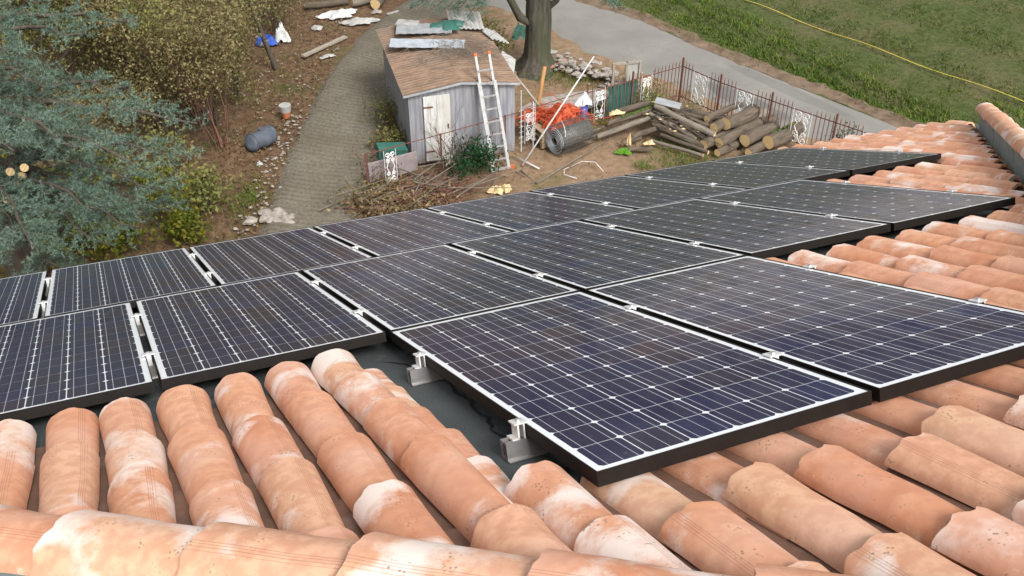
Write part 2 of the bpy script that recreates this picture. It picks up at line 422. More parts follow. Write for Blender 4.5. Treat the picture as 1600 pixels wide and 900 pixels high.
# ------------------------------------------------------------------ mesh helpers
class MB:
    def __init__(s):
        s.v = []; s.f = []; s.uv = {}
    def add(s, vs, fs):
        k = len(s.v)
        s.v += [tuple(map(float, x)) for x in vs]
        s.f += [tuple(i + k for i in f) for f in fs]
        return s
    def box(s, c, size, rot=None):
        hx, hy, hz = size[0] / 2, size[1] / 2, size[2] / 2
        vs = [Vector((x, y, z)) for z in (-hz, hz) for x, y in ((-hx, -hy), (hx, -hy), (hx, hy), (-hx, hy))]
        if rot is not None:
            vs = [rot @ q for q in vs]
        c = Vector(c)
        return s.add([q + c for q in vs], [(0, 3, 2, 1), (4, 5, 6, 7), (0, 1, 5, 4), (1, 2, 6, 5), (2, 3, 7, 6), (3, 0, 4, 7)])
    def bar(s, p, q, wx, wy, up=(0, 0, 1)):
        p, q = Vector(p), Vector(q)
        d = q - p
        z = d.normalized()
        x = Vector(up).cross(z)
        if x.length < 1e-4:
            x = Vector((1, 0, 0)).cross(z)
        x.normalize()
        y = z.cross(x)
        m = Matrix((x, y, z)).transposed()
        return s.box((p + q) / 2, (wx, wy, d.length), m)
    def tube(s, pts, rad, n=6, caps=True):
        pts = [Vector(p) for p in pts]
        if isinstance(rad, (int, float)):
            rad = [rad] * len(pts)
        rings = []
        x = None
        for i, p in enumerate(pts):
            d = (pts[min(i + 1, len(pts) - 1)] - pts[max(i - 1, 0)])
            if d.length < 1e-9:
                d = Vector((0, 0, 1))
            d.normalize()
            if x is None:
                x = d.orthogonal().normalized()
            else:
                x = x - d * x.dot(d)
                if x.length < 1e-5:
                    x = d.orthogonal()
                x.normalize()
            y = d.cross(x)
            rings.append([p + (x * math.cos(2 * math.pi * k / n) + y * math.sin(2 * math.pi * k / n)) * rad[i] for k in range(n)])
        vs = [q for r in rings for q in r]
        fs = []
        for i in range(len(rings) - 1):
            for k in range(n):
                fs.append((i * n + k, i * n + (k + 1) % n, (i + 1) * n + (k + 1) % n, (i + 1) * n + k))
        if caps:
            fs.append(tuple(range(n - 1, -1, -1)))
            fs.append(tuple((len(rings) - 1) * n + k for k in range(n)))
        return s.add(vs, fs)
    def mesh(s, name, smooth=False):
        me = bpy.data.meshes.new(name)
        me.from_pydata(s.v, [], s.f)
        if smooth:
            me.polygons.foreach_set('use_smooth', [True] * len(me.polygons))
        me.update()
        return me
    def build(s, name, mat, parent=None, loc=None, smooth=False, mw=None):
        return link(name, s.mesh(name, smooth), mat, parent, loc, mw)

def link(name, me, mat=None, parent=None, loc=None, mw=None):
    o = bpy.data.objects.new(name, me)
    C.objects.link(o)
    if mat is not None and len(me.materials) == 0:
        me.materials.append(M[mat] if isinstance(mat, str) else mat)
    if parent is not None:
        o.parent = parent
    if loc is not None:
        o.location = loc
    if mw is not None:
        o.matrix_local = mw
    return o

def tag(o, label=None, cat=None, group=None, kind=None):
    if label: o['label'] = label
    if cat: o['category'] = cat
    if group: o['group'] = group
    if kind: o['kind'] = kind
    return o

def thing(name, label, cat, loc=(0, 0, 0), rz=0, group=None):
    o = bpy.data.objects.new(name, None)
    o.empty_display_size = 0.1
    C.objects.link(o)
    o.location = loc
    o.rotation_euler = (0, 0, rz)
    return tag(o, label, cat, group)

def fast_mesh(name, V, F):
    """V (n,3) float, F (m,k) int: quick mesh of equal-sized faces"""
    V = np.asarray(V, dtype=np.float32); F = np.asarray(F, dtype=np.int32)
    me = bpy.data.meshes.new(name)
    me.vertices.add(len(V)); me.vertices.foreach_set('co', V.ravel())
    m, k = F.shape
    me.loops.add(m * k); me.loops.foreach_set('vertex_index', F.ravel())
    me.polygons.add(m)
    me.polygons.foreach_set('loop_start', np.arange(0, m * k, k, dtype=np.int32))
    me.update(calc_edges=True)
    return me

def leaf_quads(P, size, ar=0.55, up=0.3, jit=0.45):
    """diamond leaves at points P, random orientation, slightly up-facing"""
    n = len(P)
    a = rng.normal(size=(n, 3)); a /= np.linalg.norm(a, axis=1, keepdims=True)
    nrm = rng.normal(size=(n, 3)); nrm[:, 2] += up * 3; 
    b = np.cross(nrm, a); b /= np.linalg.norm(b, axis=1, keepdims=True) + 1e-9
    c = np.cross(a, b)
    s = (size * (1 + jit * rng.uniform(-1, 1, n)))[:, None]
    bend = c * s * 0.18
    V = np.stack([P - a * s * 0.5, P + b * s * ar * 0.5 + bend, P + a * s * 0.5, P - b * s * ar * 0.5 + bend], 1).reshape(-1, 3)
    F = np.arange(n * 4).reshape(n, 4)
    return V, F

def blades(P, h, wd, lean=0.5):
    n = len(P)
    az = rng.uniform(0, 2 * np.pi, n)
    hh = h * rng.uniform(0.5, 1.3, n)
    ln = rng.uniform(0.1, lean, n) * hh
    d = np.stack([np.cos(az), np.sin(az), np.zeros(n)], 1)
    sdv = np.stack([-np.sin(az), np.cos(az), np.zeros(n)], 1) * wd
    tip = P + d * ln[:, None]; tip[:, 2] += hh
    V = np.stack([P - sdv, P + sdv, tip], 1).reshape(-1, 3)
    return V, np.arange(n * 3).reshape(n, 3)

# ------------------------------------------------------------------ the roof frame
# x runs along the eave, y down the slope, z out of the roof; origin at the eave corner of the panel field
HM = Matrix(((0.9077994, -0.4053653, -0.1076073, -3.660352),
             (0.4122999, 0.8155214, 0.4061202, 4.592460),
             (-0.0768709, -0.4130421, 0.9074619, 7.511065),
             (0, 0, 0, 1)))
UPL = HM.to_3x3().transposed() @ Vector((0, 0, 1))     # world up seen from the roof frame
DECK = -0.095

# ------------------------------------------------------------------ ground, road, driveway, meadow
def sheet(name, poly, z, mat, kind='structure', sub=None):
    mb = MB()
    mb.add([(x, y, z) for x, y in poly], [tuple(range(len(poly)))])
    o = mb.build(name, mat)
    tag(o, kind=kind)
    return o

gx = np.linspace(-60, 60, 241); gy = np.linspace(-20, 90, 221)
GX, GY = np.meshgrid(gx, gy)
def gnoise(X, Y):
    return 0.05 * np.sin(X * 0.9 + 1.3) * np.sin(Y * 0.7 + 0.4) + 0.03 * np.sin(X * 2.3 + Y * 1.7) + 0.02 * np.sin(X * 4.1 - Y * 3.3)
GZ = gnoise(GX, GY) * 0.5 - 0.05
V = np.stack([GX, GY, GZ], 2).reshape(-1, 3)
ny, nx = GX.shape
ii = (np.arange(ny - 1)[:, None] * nx + np.arange(nx - 1)[None, :]).ravel()
F = np.stack([ii, ii + 1, ii + nx + 1, ii + nx], 1)
me = fast_mesh('ground', V, F); me.polygons.foreach_set('use_smooth', [True] * len(me.polygons))
tag(link('ground', me, 'soil'), kind='structure')

def interp(poly, n):
    P = [np.array(p, float) for p in poly]
    d = [0]
    for a, b in zip(P[:-1], P[1:]):
        d.append(d[-1] + np.linalg.norm(b - a))
    q = np.linspace(0, d[-1], n)
    return np.stack([np.interp(q, d, [p[0] for p in P]), np.interp(q, d, [p[1] for p in P])], 1)

ROAD_NEAR = [(-14.0, 42.0), (-6.0, 34.0), (-1.3, 29.9), (0.59, 28.2), (1.5, 26.75), (2.4, 25.5), (3.4, 24.4), (4.65, 23.0), (5.65, 21.9), (6.7, 20.9), (7.9, 19.75), (9.2, 18.5), (11.2, 16.5), (15.7, 12.0), (25.6, 2.6)]
ROAD_FAR = [(-10.5, 46.0), (-2.5, 36.2), (0.2, 32.6), (2.03, 29.9), (3.9, 28.3), (5.46, 26.1), (6.9, 24.35), (8.2, 22.8), (9.4, 21.4), (10.6, 20.1), (12.5, 18.3), (15, 15.8), (19.5, 11.4), (30, 1.5)]
def strip(a, b, n, z, ragged=0.0, edge=0.0):
    A, B = interp(a, n), interp(b, n)
    if ragged:
        A = A + rng.normal(0, ragged, A.shape); B = B + rng.normal(0, ragged, B.shape)
    V = []; F = []
    m = 6
    for i in range(n):
        for k in range(m + 1):
            p = A[i] * (1 - k / m) + B[i] * k / m
            V.append((p[0], p[1], (z + 0.03 * math.sin(math.pi * k / m)) if k > 0 else z - edge))
    for i in range(n - 1):
        for k in range(m):
            q = i * (m + 1) + k
            F.append((q, q + 1, q + m + 2, q + m + 1))
    return V, F
V, F = strip(ROAD_NEAR, ROAD_FAR, 160, 0.012, 0.035, 0.09)
me = fast_mesh('road', V, F); tag(link('road', me, 'asphalt'), kind='structure')

def blob(c, rx, ry, rot, z, n=26, rough=0.18):
    ph = [random.uniform(0, 6.28) for _ in range(4)]
    out = []
    for k in range(n):
        a = 2 * math.pi * k / n
        r = 1 + rough * (math.sin(2 * a + ph[0]) * 0.6 + math.sin(3 * a + ph[1]) * 0.5 + math.sin(5 * a + ph[2]) * 0.3)
        x, y = rx * r * math.cos(a), ry * r * math.sin(a)
        out.append((c[0] + x * math.cos(rot) - y * math.sin(rot), c[1] + x * math.sin(rot) + y * math.cos(rot), z))
    return out
# ribbed concrete driveway
DL = [(-5.2, 13.5), (-5.24, 17.4), (-5.32, 19.6), (-5.08, 23.7), (-4.54, 26.75), (-3.9, 28.7), (-3.0, 30.6), (-2.0, 32.2)]
DR = [(-3.1, 13.5), (-3.1, 17.4), (-3.08, 19.6), (-3.1, 22.6), (-2.75, 25.2), (-2.1, 27.4), (-1.2, 29.2), (0.0, 30.4)]
n = 20 * 11
A, B = interp(DL, n), interp(DR, n)
V = []; F = []
m = 8
for i in range(n):
    for k in range(m + 1):
        tt = k / m
        p = A[i] * (1 - tt) + B[i] * tt
        bow = 0.10 * math.sin(math.pi * tt)
        e = 0.02 * math.sin(i * 1.7 + 5) if k in (0, m) else 0
        V.append((p[0] + e, p[1] - bow, -0.07 if k in (0, m) else 0.045 + (0.045 if i % 2 else 0.0) + 0.004 * math.sin(i * 0.9 + k)))
for i in range(n - 1):
    for k in range(m):
        q = i * (m + 1) + k
        F.append((q, q + 1, q + m + 2, q + m + 1))
me = fast_mesh('driveway', V, F)
at = me.attributes.new('rib', 'FLOAT', 'POINT')
at.data.foreach_set('value', np.repeat((np.arange(n) % 2).astype(np.float32), m + 1))
tag(link('driveway', me, 'concrete'), kind='structure')

# meadow beyond the road: earth lip, then a low bank and gently rising grass
def meadow_z(d):
    return 0.02 + 0.22 * np.clip(d / 1.1, 0, 1) ** 1.5 + 0.02 * np.clip(d - 1.1, 0, 60)
nf = 150
FE = interp(ROAD_FAR, nf)
tang = np.gradient(FE, axis=0); nrmv = np.stack([-tang[:, 1], tang[:, 0]], 1)
nrmv /= np.linalg.norm(nrmv, axis=1, keepdims=True)
nrmv *= np.sign((nrmv * np.array([1, 1])).sum(1, keepdims=True))
nrmv = nrmv * 0.25 + np.array([0.72, 0.69]) * 0.75; nrmv /= np.linalg.norm(nrmv, axis=1, keepdims=True)
ds = np.concatenate([np.linspace(-0.15, 1.5, 12), np.linspace(1.8, 12, 30), np.linspace(13, 60, 20)])
P = FE[:, None, :] + nrmv[:, None, :] * ds[None, :, None]
Z = meadow_z(ds)[None, :] + 0.05 * np.sin(P[..., 0] * 2.1 + P[..., 1] * 1.3) * np.clip(ds, 0, 1)[None, :] + 0.03 * np.sin(P[..., 0] * 5.1 - P[..., 1] * 3.7) * np.clip(ds, 0, 1)[None, :]
V = np.concatenate([P, Z[..., None]], 2).reshape(-1, 3)
k = len(ds)
ii = (np.arange(nf - 1)[:, None] * k + np.arange(k - 1)[None, :]).ravel()
F = np.stack([ii, ii + 1, ii + k + 1, ii + k], 1)
me = fast_mesh('meadow', V, F); me.polygons.foreach_set('use_smooth', [True] * len(me.polygons))
tag(link('meadow', me, 'meadow'), kind='structure')
V2, F2 = strip([tuple(p - nv * 0.16) for p, nv in zip(FE, nrmv)], [tuple(p + nv * 0.26) for p, nv in zip(FE, nrmv)], 200, 0.058, 0.05)
V2 = np.array(V2); V2[:, 2] = np.tile(np.linspace(0.020, 0.105, 7), len(V2) // 7) + rng.uniform(-.008, .008, len(V2))
me = fast_mesh('verge', V2, F2); tag(link('verge', me, 'verge'), kind='structure')

V2 = []  # added pale field out of view, lightens what the far panels reflect
for p_, nv in zip(FE, nrmv):
    for d_ in (15.0, 30.0, 60.0):
        q_ = p_ + nv * d_
        V2.append((q_[0], q_[1], float(meadow_z(np.array(d_))) + 0.12))
F2 = [(3 * i + k, 3 * i + k + 1, 3 * i + k + 4, 3 * i + k + 3) for i in range(nf - 1) for k in (0, 1)]
tag(link('reflector_field', fast_mesh('reflector_field', V2, F2), nmat('reflector_tan', (0.26, 0.235, 0.19), (0.36, 0.33, 0.28), 0.6, 0.95, 0.2, coords='World')), kind='structure')

def meadow_points(n, d0, d1, t0=0.2, t1=0.9, power=1.0):
    i = rng.uniform(t0, t1, n) * (nf - 1)
    d = d0 + (d1 - d0) * rng.uniform(0, 1, n) ** power
    i0 = i.astype(int); fr = (i - i0)[:, None]
    i1 = np.minimum(i0 + 1, nf - 1)
    p = FE[i0] * (1 - fr) + FE[i1] * fr; nv = nrmv[i0] * (1 - fr) + nrmv[i1] * fr
    q = p + nv * d[:, None]
    return np.concatenate([q, (meadow_z(d) - 0.01)[:, None]], 1)
P = meadow_points(85000, 0.5, 17, 0.22, 0.92, 1.25)
cl = np.sin(P[:, 0] * 2.2 + 1) * np.sin(P[:, 1] * 1.9) + 0.6 * np.sin(P[:, 0] * 5.0 - P[:, 1] * 4.1)
P = P[cl + rng.normal(0, 0.5, len(P)) > -0.35]
V, F = blades(P, 0.085, 0.018, 1.9)
tag(link('meadow_grass', fast_mesh('meadow_grass', V, F), 'grass'), 'short patchy green grass covering the meadow across the road', 'grass', kind='stuff')
P = meadow_points(60000, 0.08, 2.3, 0.22, 0.92, 1.3)
cl = np.sin(P[:, 0] * 3.1 + 1.7) * np.sin(P[:, 1] * 2.7) + 0.8 * np.sin(P[:, 0] * 7.0 + P[:, 1] * 5.1) + 0.5 * np.sin(P[:, 0] * 13.0 - P[:, 1] * 11.1)
P = P[cl + rng.normal(0, 0.5, len(P)) > 0.05]
V, F = blades(P, 0.10, 0.016, 1.7)
tag(link('verge_grass', fast_mesh('verge_grass', V, F), 'verge_grass'), 'lush bright green grass strip along the far road edge', 'grass', kind='stuff')

# yellow tape across the meadow
tp = [(5.6, 31.0), (6.47, 29.8), (8.1, 27.5), (9.81, 25.35), (11.3, 23.5), (12.74, 21.75), (14.5, 19.4)]
pts = []
for x, y in interp(tp, 40):
    pts.append((x + 0.03 * math.sin(x * 3), y, 0.36 + 0.04 * math.sin(y * 2.3)))
mb = MB()
for a, b in zip(pts[:-1], pts[1:]):
    mb.bar(a, b, 0.034, 0.006)
mb.build('barrier_tape', 'tape'); tag(bpy.data.objects['barrier_tape'], 'long yellow tape stretched over the meadow grass', 'tape')

# ------------------------------------------------------------------ the house with its roof
house = thing('house', 'house with hipped terracotta barrel tile roof carrying the solar panels', 'house')
house.matrix_world = HM
EA, EB, APX = (-3.55, 0.28), (9.15, 0.28), (2.8, -6.2)      # local (x, y), y = -v
a_p = math.acos(UPL.z)
back = Vector((0, -math.cos(R_(24.5)), -math.sin(R_(24.5)))) * 11.6
c1 = Vector((EA[0], EA[1], DECK)); c2 = Vector((EB[0], EB[1], DECK))
ap = Vector((APX[0], APX[1], DECK)); c3 = c2 + back; c4 = c1 + back
mb = MB()
mb.add([c1, c2, ap, c3, c4], [(0, 1, 2), (1, 3, 2), (3, 4, 2), (4, 0, 2)])
down = -UPL
mb.add([c1 + down * 0.02, c2 + down * 0.02, c3 + down * 0.02, c4 + down * 0.02, c1 + down * 0.16, c2 + down * 0.16, c3 + down * 0.16, c4 + down * 0.16],
       [(0, 1, 5, 4), (1, 2, 6, 5), (2, 3, 7, 6), (3, 0, 4, 7), (4, 5, 6, 7)])
deck = mb.build('roof_deck', 'membrane', house)
inx = (c2 - c1).normalized() * 0.55; iny = back.normalized() * 0.55
b0 = [c1 + inx + iny, c2 - inx + iny, c3 - inx - iny, c4 + inx - iny]
b0 = [q + down * 0.17 for q in b0]
b1 = [q + down * 8.4 for q in b0]
MB().add(b0 + b1, [(0, 1, 5, 4), (1, 2, 6, 5), (2, 3, 7, 6), (3, 0, 4, 7)]).build('wall', 'plaster', house)
# gutter along the eave
gp_ = [(0.055 * math.cos(math.pi + math.pi * k / 8), 0.055 * math.sin(math.pi + math.pi * k / 8)) for k in range(9)]
gp_ = gp_ + [(x * 0.9, z * 0.9) for x, z in reversed(gp_)]
mb = MB(); L_ = len(gp_)
mb.add([(x, EA[1] + 0.07 + gy_, DECK - 0.005 + gz_) for x in (EA[0], EB[0]) for gy_, gz_ in gp_],
       [(k, (k + 1) % L_, L_ + (k + 1) % L_, L_ + k) for k in range(L_)] + [tuple(range(L_)), tuple(range(2 * L_ - 1, L_ - 1, -1))])
mb.build('gutter', 'gutter', house)

# --- tile shapes: tapered barrel, wide end at +y (downslope)
def tile_mesh(name, length=0.42, w0=0.086, w1=0.072, rise=0.072, thick=0.016, seed=0, nseg=16, nl=4, flip=False, fuv=False, mat='tile'):
    rr = random.Random(seed)
    V = []; F = []; UV = []
    def ring(y, wv, rs, j):
        out = []
        for k in range(nseg + 1):
            a = math.pi * (0.04 + 0.92 * k / nseg)
            x = -wv * math.cos(a); z = rs * math.sin(a) ** 0.85
            out.append((x + j[0], y, z + j[1]))
        return out
    wob = [(rr.uniform(-0.002, 0.002), rr.uniform(-0.0025, 0.0025)) for _ in range(nl + 1)]
    for lay in (0, 1):
        for i in range(nl + 1):
            tt = i / nl
            y = length * (0.5 - tt)
            wv = w0 + (w1 - w0) * tt - lay * thick
            rs = rise * (1 - 0.12 * tt) - lay * thick
            R0 = ring(y, wv, rs, wob[i])
            for k, q in enumerate(R0):
                e = 0.0
                if i in (0, nl):
                    e = 0.004 * math.sin(k * 1.3 + seed) + rr.uniform(-0.004, 0.004) - (rr.uniform(0.001, 0.003) * (1 if i == 0 else -1) if (k + seed * 3) % 7 == 0 else 0)
                V.append((q[0], q[1] + e, -q[2] if flip else q[2]))
                UV.append((k / nseg, tt))
    m = nseg + 1
    lay = (nl + 1) * m
    for i in range(nl):
        for k in range(nseg):
            a, b, c, d = i * m + k, i * m + k + 1, (i + 1) * m + k + 1, (i + 1) * m + k
            F.append((a, d, c, b) if flip else (a, b, c, d))
            F.append(tuple(lay + q for q in ((a, b, c, d) if flip else (a, d, c, b))))
    nsm = len(F)
    def rim(q):
        n0 = len(V)
        for j in q:
            V.append(V[j]); UV.append(UV[j])
        F.append((n0, n0 + 1, n0 + 2, n0 + 3))
    for i in (0, nl):
        for k in range(nseg):
            a, b = i * m + k, i * m + k + 1
            rim((a, b, b + lay, a + lay) if (i == nl) ^ flip else (b, a, a + lay, b + lay))
    for k in (0, nseg):
        for i in range(nl):
            a, b = i * m + k, (i + 1) * m + k
            rim((a, b, b + lay, a + lay) if (k == 0) ^ flip else (b, a, a + lay, b + lay))
    if fuv:
        UV = [(1 - q[0], q[1]) for q in UV]
    me = bpy.data.meshes.new(name)
    me.from_pydata(V, [], F)
    me.polygons.foreach_set('use_smooth', [i < nsm for i in range(len(F))])
    ul = me.uv_layers.new(name='UVMap')
    me.update()
    buf = np.zeros((len(me.loops), 2), np.float32)
    for li, lp in enumerate(me.loops):
        buf[li] = UV[lp.vertex_index]
    ul.data.foreach_set('uv', buf.ravel())
    me.materials.append(M[mat])
    return me
COVER = [tile_mesh('cover_tile', seed=s, w0=0.083 + 0.004 * (s % 3 - 1), w1=0.066, rise=0.084, length=0.52) for s in range(5)]
COVERF = [tile_mesh('cover_tile', seed=s + 40, w0=0.083 + 0.004 * (s % 3 - 1), w1=0.064, rise=0.068, length=0.52, fuv=True) for s in range(5)]
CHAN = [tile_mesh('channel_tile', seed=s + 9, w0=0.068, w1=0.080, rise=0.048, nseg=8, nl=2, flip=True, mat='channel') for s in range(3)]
HIPT = [tile_mesh('hip_tile', seed=s + 20, w0=0.112, w1=0.098, rise=0.098, length=0.46, nl=4, fuv=True) for s in range(4)]

cam_inv = cam.matrix_world.inverted()
def in_frame(lp, mx=40, my=40):
    q = cam_inv @ (HM @ Vector(lp))
    if q.z > -0.1:
        return False
    x = 800 + 1507.8 * q.x / -q.z; y = 450 - 1507.8 * q.y / -q.z
    return -mx < x < 1600 + mx and -my < y < 900 + my

far_tiles = []      # tiles outside the picture, joined
def put_tile(meshes, name, M4, size=0.5):
    me = random.choice(meshes)
    c = M4.translation
    if any(in_frame(M4 @ Vector((0, yy, 0.05)), 30, 30) for yy in (-0.2, 0, 0.2)):
        o = link(name, me, None, deck)
        o.matrix_local = M4
        return o
    far_tiles.append((me, M4))

HIP1 = lambda u: u + 3.48           # v of the hip line over u (this face is v < HIP1)
HIP2 = lambda u: 8.70 - u
cols = [0.08, 0.255, 0.43, 0.605, 0.78, 0.955, 1.13, 1.305, 1.475, 1.65, 1.83, 1.985, 2.178]
while cols[-1] < 8.9:
    cols.append(cols[-1] + 0.198)
def vstart(u):
    if u < 1.92: return 3.37
    if u < 2.1: return 4.74
    if u < 3.75: return 4.70
    if u < 5.42: return 3.34 - 0.02 * (u - 3.9)
    if u < 6.72: return 1.76
    return -0.20
for ci, u in enumerate(cols):
    v0 = vstart(u) + random.uniform(-0.03, 0.03) * (0.5 if 2.1 < u < 3.75 else 1)
    if u < 0.78: v0 = max(v0, 0)
    top = min(HIP1(u) - 0.02, HIP2(u) + 0.06)
    e = 0.38 if u < 1.95 else 0.36
    v = v0
    k = 0
    while v < top - 0.06:
        full = 0.52
        ln = min(full, top - v)
        if ln < 0.12: break
        s = ln / full
        ju, jr = random.uniform(-0.006, 0.006), random.uniform(-0.022, 0.022)
        zz = DECK - 0.006 + random.uniform(-0.003, 0.004)
        M4 = Matrix.Translation((u + ju, -(v + ln / 2), zz + 0.013)) @ Matrix.Rotation(jr, 4, 'Z') @ Matrix.Rotation(random.uniform(-0.03, 0.03), 4, 'Y') \
            @ Matrix.Rotation(0.042, 4, 'X') @ Matrix.Diagonal((random.uniform(0.98, 1.05) * (1.03 if u > 2.1 else 1.0), s, random.uniform(0.95, 1.06), 1))
        if 2.1 < u < 3.75 and k == 0:
            M4 = Matrix.Translation((u + ju, -(v + ln / 2), DECK + 0.001)) @ Matrix.Rotation(jr, 4, 'Z') @ Matrix.Diagonal((1.02, s, 0.78, 1))
        put_tile(COVER if u < 2.1 else COVERF, 'cover_tile', M4)
        v += e + random.uniform(-0.08, 0.12) * (1.0 if u < 2.1 else 0.7)
        k += 1
    # the channel between this column and the next
    if ci + 1 < len(cols):
        um = (u + cols[ci + 1]) / 2
        if 1.75 < u < 1.95: um = 1.902
        v = max(vstart(u), vstart(cols[ci + 1])) + 0.06
        if 1.75 < u < 1.95: v = 3.52
        top2 = min(HIP1(um), HIP2(um)) - 0.02
        while v < top2 - 0.1:
            edge_col = 1.75 < u < 1.95
            ln = min(0.42, top2 - v)
            M4 = Matrix.Translation((um + random.uniform(-0.004, 0.004), -(v + ln / 2), DECK + (0.078 if edge_col and v < 4.6 else 0.030))) @ Matrix.Rotation(0.03, 4, 'X') @ Matrix.Rotation(random.uniform(-0.02, 0.02), 4, 'Z') @ Matrix.Diagonal((1.02 if edge_col else 1, ln / 0.42, 1.5 if edge_col and v < 4.6 else 0.7, 1))
            if edge_col and v < 4.6:
                M4 = Matrix.Translation((1.900 + random.uniform(-.006, .006), -(v + 0.17), DECK + 0.004)) @ Matrix.Rotation(0.05, 4, 'X') @ Matrix.Rotation(random.uniform(-.03, .03), 4, 'Z') @ Matrix.Diagonal((0.86, 0.66, 0.66, 1))
                put_tile(COVERF, 'cover_tile', M4)
            else:
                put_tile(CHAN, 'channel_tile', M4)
            v += 0.33 if not edge_col else 0.24

# hip caps, each on a membrane-covered batten
def hip_run(p0, p1, crest, name_b, step=0.372, dz=0.0, batten_mat='slate', bw=0.13, phase=0.0, ts=1.0):
    p0, p1 = Vector(p0), Vector(p1)
    d = (p1 - p0); L = d.length; d.normalize()
    ang = math.atan2(d.y, d.x)
    zc = crest - 0.100 * ts
    # batten
    side = Vector((-d.y, d.x, 0))
    n = max(2, int(L / 0.62))
    b = link(name_b, MB().add([], []).mesh(name_b), batten_mat, house)
    mbb = MB()
    mid = (p0 + p1) / 2
    rot = Matrix.Rotation(ang, 3, 'Z')
    mbb.box((mid.x, mid.y, (zc + 0.03 + DECK) / 2), (L, bw, zc + 0.03 - DECK), rot)
    b.data = mbb.mesh(name_b); b.data.materials.append(M[batten_mat])
    # overlapping membrane sheets on the batten's face
    for i in range(n):
        s0, s1 = L * i / n, L * (i + 1) / n + 0.04
        c = p0 + d * ((s0 + min(s1, L)) / 2)
        sh = MB().box((0, 0, 0), (min(s1, L) - s0, bw + 0.012 + 0.006 * (i % 2), zc + 0.024 - DECK + 0.004 * (i % 2)), rot).build('membrane_sheet', batten_mat, b)
        sh.location = (c.x, c.y, (zc + 0.024 + DECK) / 2)
    s = phase
    while s < L - 0.05:
        ln = 0.46
        c = p0 + d * (s + ln / 2)
        # wide end downslope: tile +y must point along -d
        M4 = Matrix.Translation((c.x, c.y, zc + 0.004 * random.uniform(-1, 1))) @ Matrix.Rotation(ang + math.pi / 2 + random.uniform(-0.02, 0.02), 4, 'Z') @ Matrix.Rotation(0.032, 4, 'X') @ Matrix.Rotation(random.uniform(-0.03, 0.03), 4, 'Y') @ Matrix.Diagonal((ts, 1, ts, 1))
        if any(in_frame(M4 @ Vector((0, yy, 0.05)), 60, 60) for yy in (-0.2, 0, 0.2)):
            o = link('hip_tile', random.choice(HIPT), None, b); o.matrix_local = M4
        else:
            far_tiles.append((random.choice(HIPT), M4))
        s += step + random.uniform(-0.015, 0.015)
# first hip: crest runs through (0.83,4.28) .. (1.71,5.16)
hip_run((-3.35, -0.12, 0), (2.72, -6.17, 0), 0.052, 'hip_batten', phase=0.145)
# second hip: crest about u + v = 9.0
hip_run((8.54, -0.38, 0), (2.86, -6.06, 0), 0.145, 'hip_batten', phase=-0.12, ts=0.72, bw=0.11)

# join the tiles nobody sees from here
jv = []; jf = []; off = 0
for me, M4 in far_tiles:
    co = np.empty(len(me.vertices) * 3, np.float32); me.vertices.foreach_get('co', co); co = co.reshape(-1, 3)
    m = np.array(M4)
    jv.append(co @ m[:3, :3].T + m[:3, 3])
    jf += [tuple(i + off for i in p.vertices) for p in me.polygons]
    off += len(co)
me = bpy.data.meshes.new('roof_tiles')
me.from_pydata(np.concatenate(jv).tolist(), [], jf); me.materials.append(M['tile'])
me.polygons.foreach_set('use_smooth', [True] * len(me.polygons))
tag(link('tile_covering', me, None, deck), kind='stuff')

# mortar plugs at the upper ends by the first hip
for u in cols:
    if 0.4 < u < 2.3:
        v = HIP1(u) - 0.055
        pts = blob((u, -v), 0.062, 0.034, 0.75, DECK + 0.03, 12, 0.2)
        mb = MB(); n_ = len(pts)
        top = [(u + (x - u) * 0.6, -v + (y + v) * 0.6, DECK + 0.060) for x, y, z in pts]
        low = [(x, y, DECK + 0.002) for x, y, z in pts]
        mb.add(low + pts + top, [(k, (k + 1) % n_, n_ + (k + 1) % n_, n_ + k) for k in range(n_)] + [(n_ + k, n_ + (k + 1) % n_, 2 * n_ + (k + 1) % n_, 2 * n_ + k) for k in range(n_)] + [tuple(range(2 * n_, 3 * n_))])
        mb.build('mortar_bed', 'mortar', deck, smooth=True)
# mortar at the ends along the second hip
for u in cols:
    if u > 5.0:
        v = HIP2(u) + 0.03
        if random.random() < 0.45:
            s = random.uniform(0.4, 0.7)
            pts = blob((u + random.uniform(-.03, .03), -v), 0.05 * s, 0.05 * s, 0, DECK + 0.05, 10, 0.3)
            n_ = len(pts)
            MB().add([(x, y, DECK + 0.02) for x, y, z in pts] + [(u + (x - u) * .6, -v + (y + v) * .6, DECK + 0.055 + 0.012 * s) for x, y, z in pts],
                     [(k, (k + 1) % n_, n_ + (k + 1) % n_, n_ + k) for k in range(n_)] + [tuple(range(n_, 2 * n_))]).build('mortar_bed', 'mortar', deck, smooth=True)
# lap seams of the membrane
def seam(pts, wd=0.008):
    mb = MB()
    P = interp(pts, 40)
    V = []
    for i, (x, y) in enumerate(P):
        j = 0.008 * math.sin(i * 1.1) + 0.006 * math.sin(i * 2.7)
        ww = wd * (0.5 + 0.6 * abs(math.sin(i * 0.7)))
        V += [(x + j - ww, -y, DECK + 0.003), (x + j + ww, -y, DECK + 0.003)]
    mb.add(V, [(2 * i, 2 * i + 1, 2 * i + 3, 2 * i + 2) for i in range(len(P) - 1)])
    mb.build('lap_seam', 'crack', deck)
seam([(2.02, 3.30), (2.10, 3.42), (2.125, 3.70), (2.11, 3.99), (2.075, 4.30), (2.13, 4.62)], 0.005)
seam([(1.42, 3.22), (1.44, 3.36), (1.40, 3.6)])
seam([(1.62, 3.20), (1.66, 3.45)])
seam([(1.86, 3.20), (1.80, 3.35), (1.84, 3.5)])

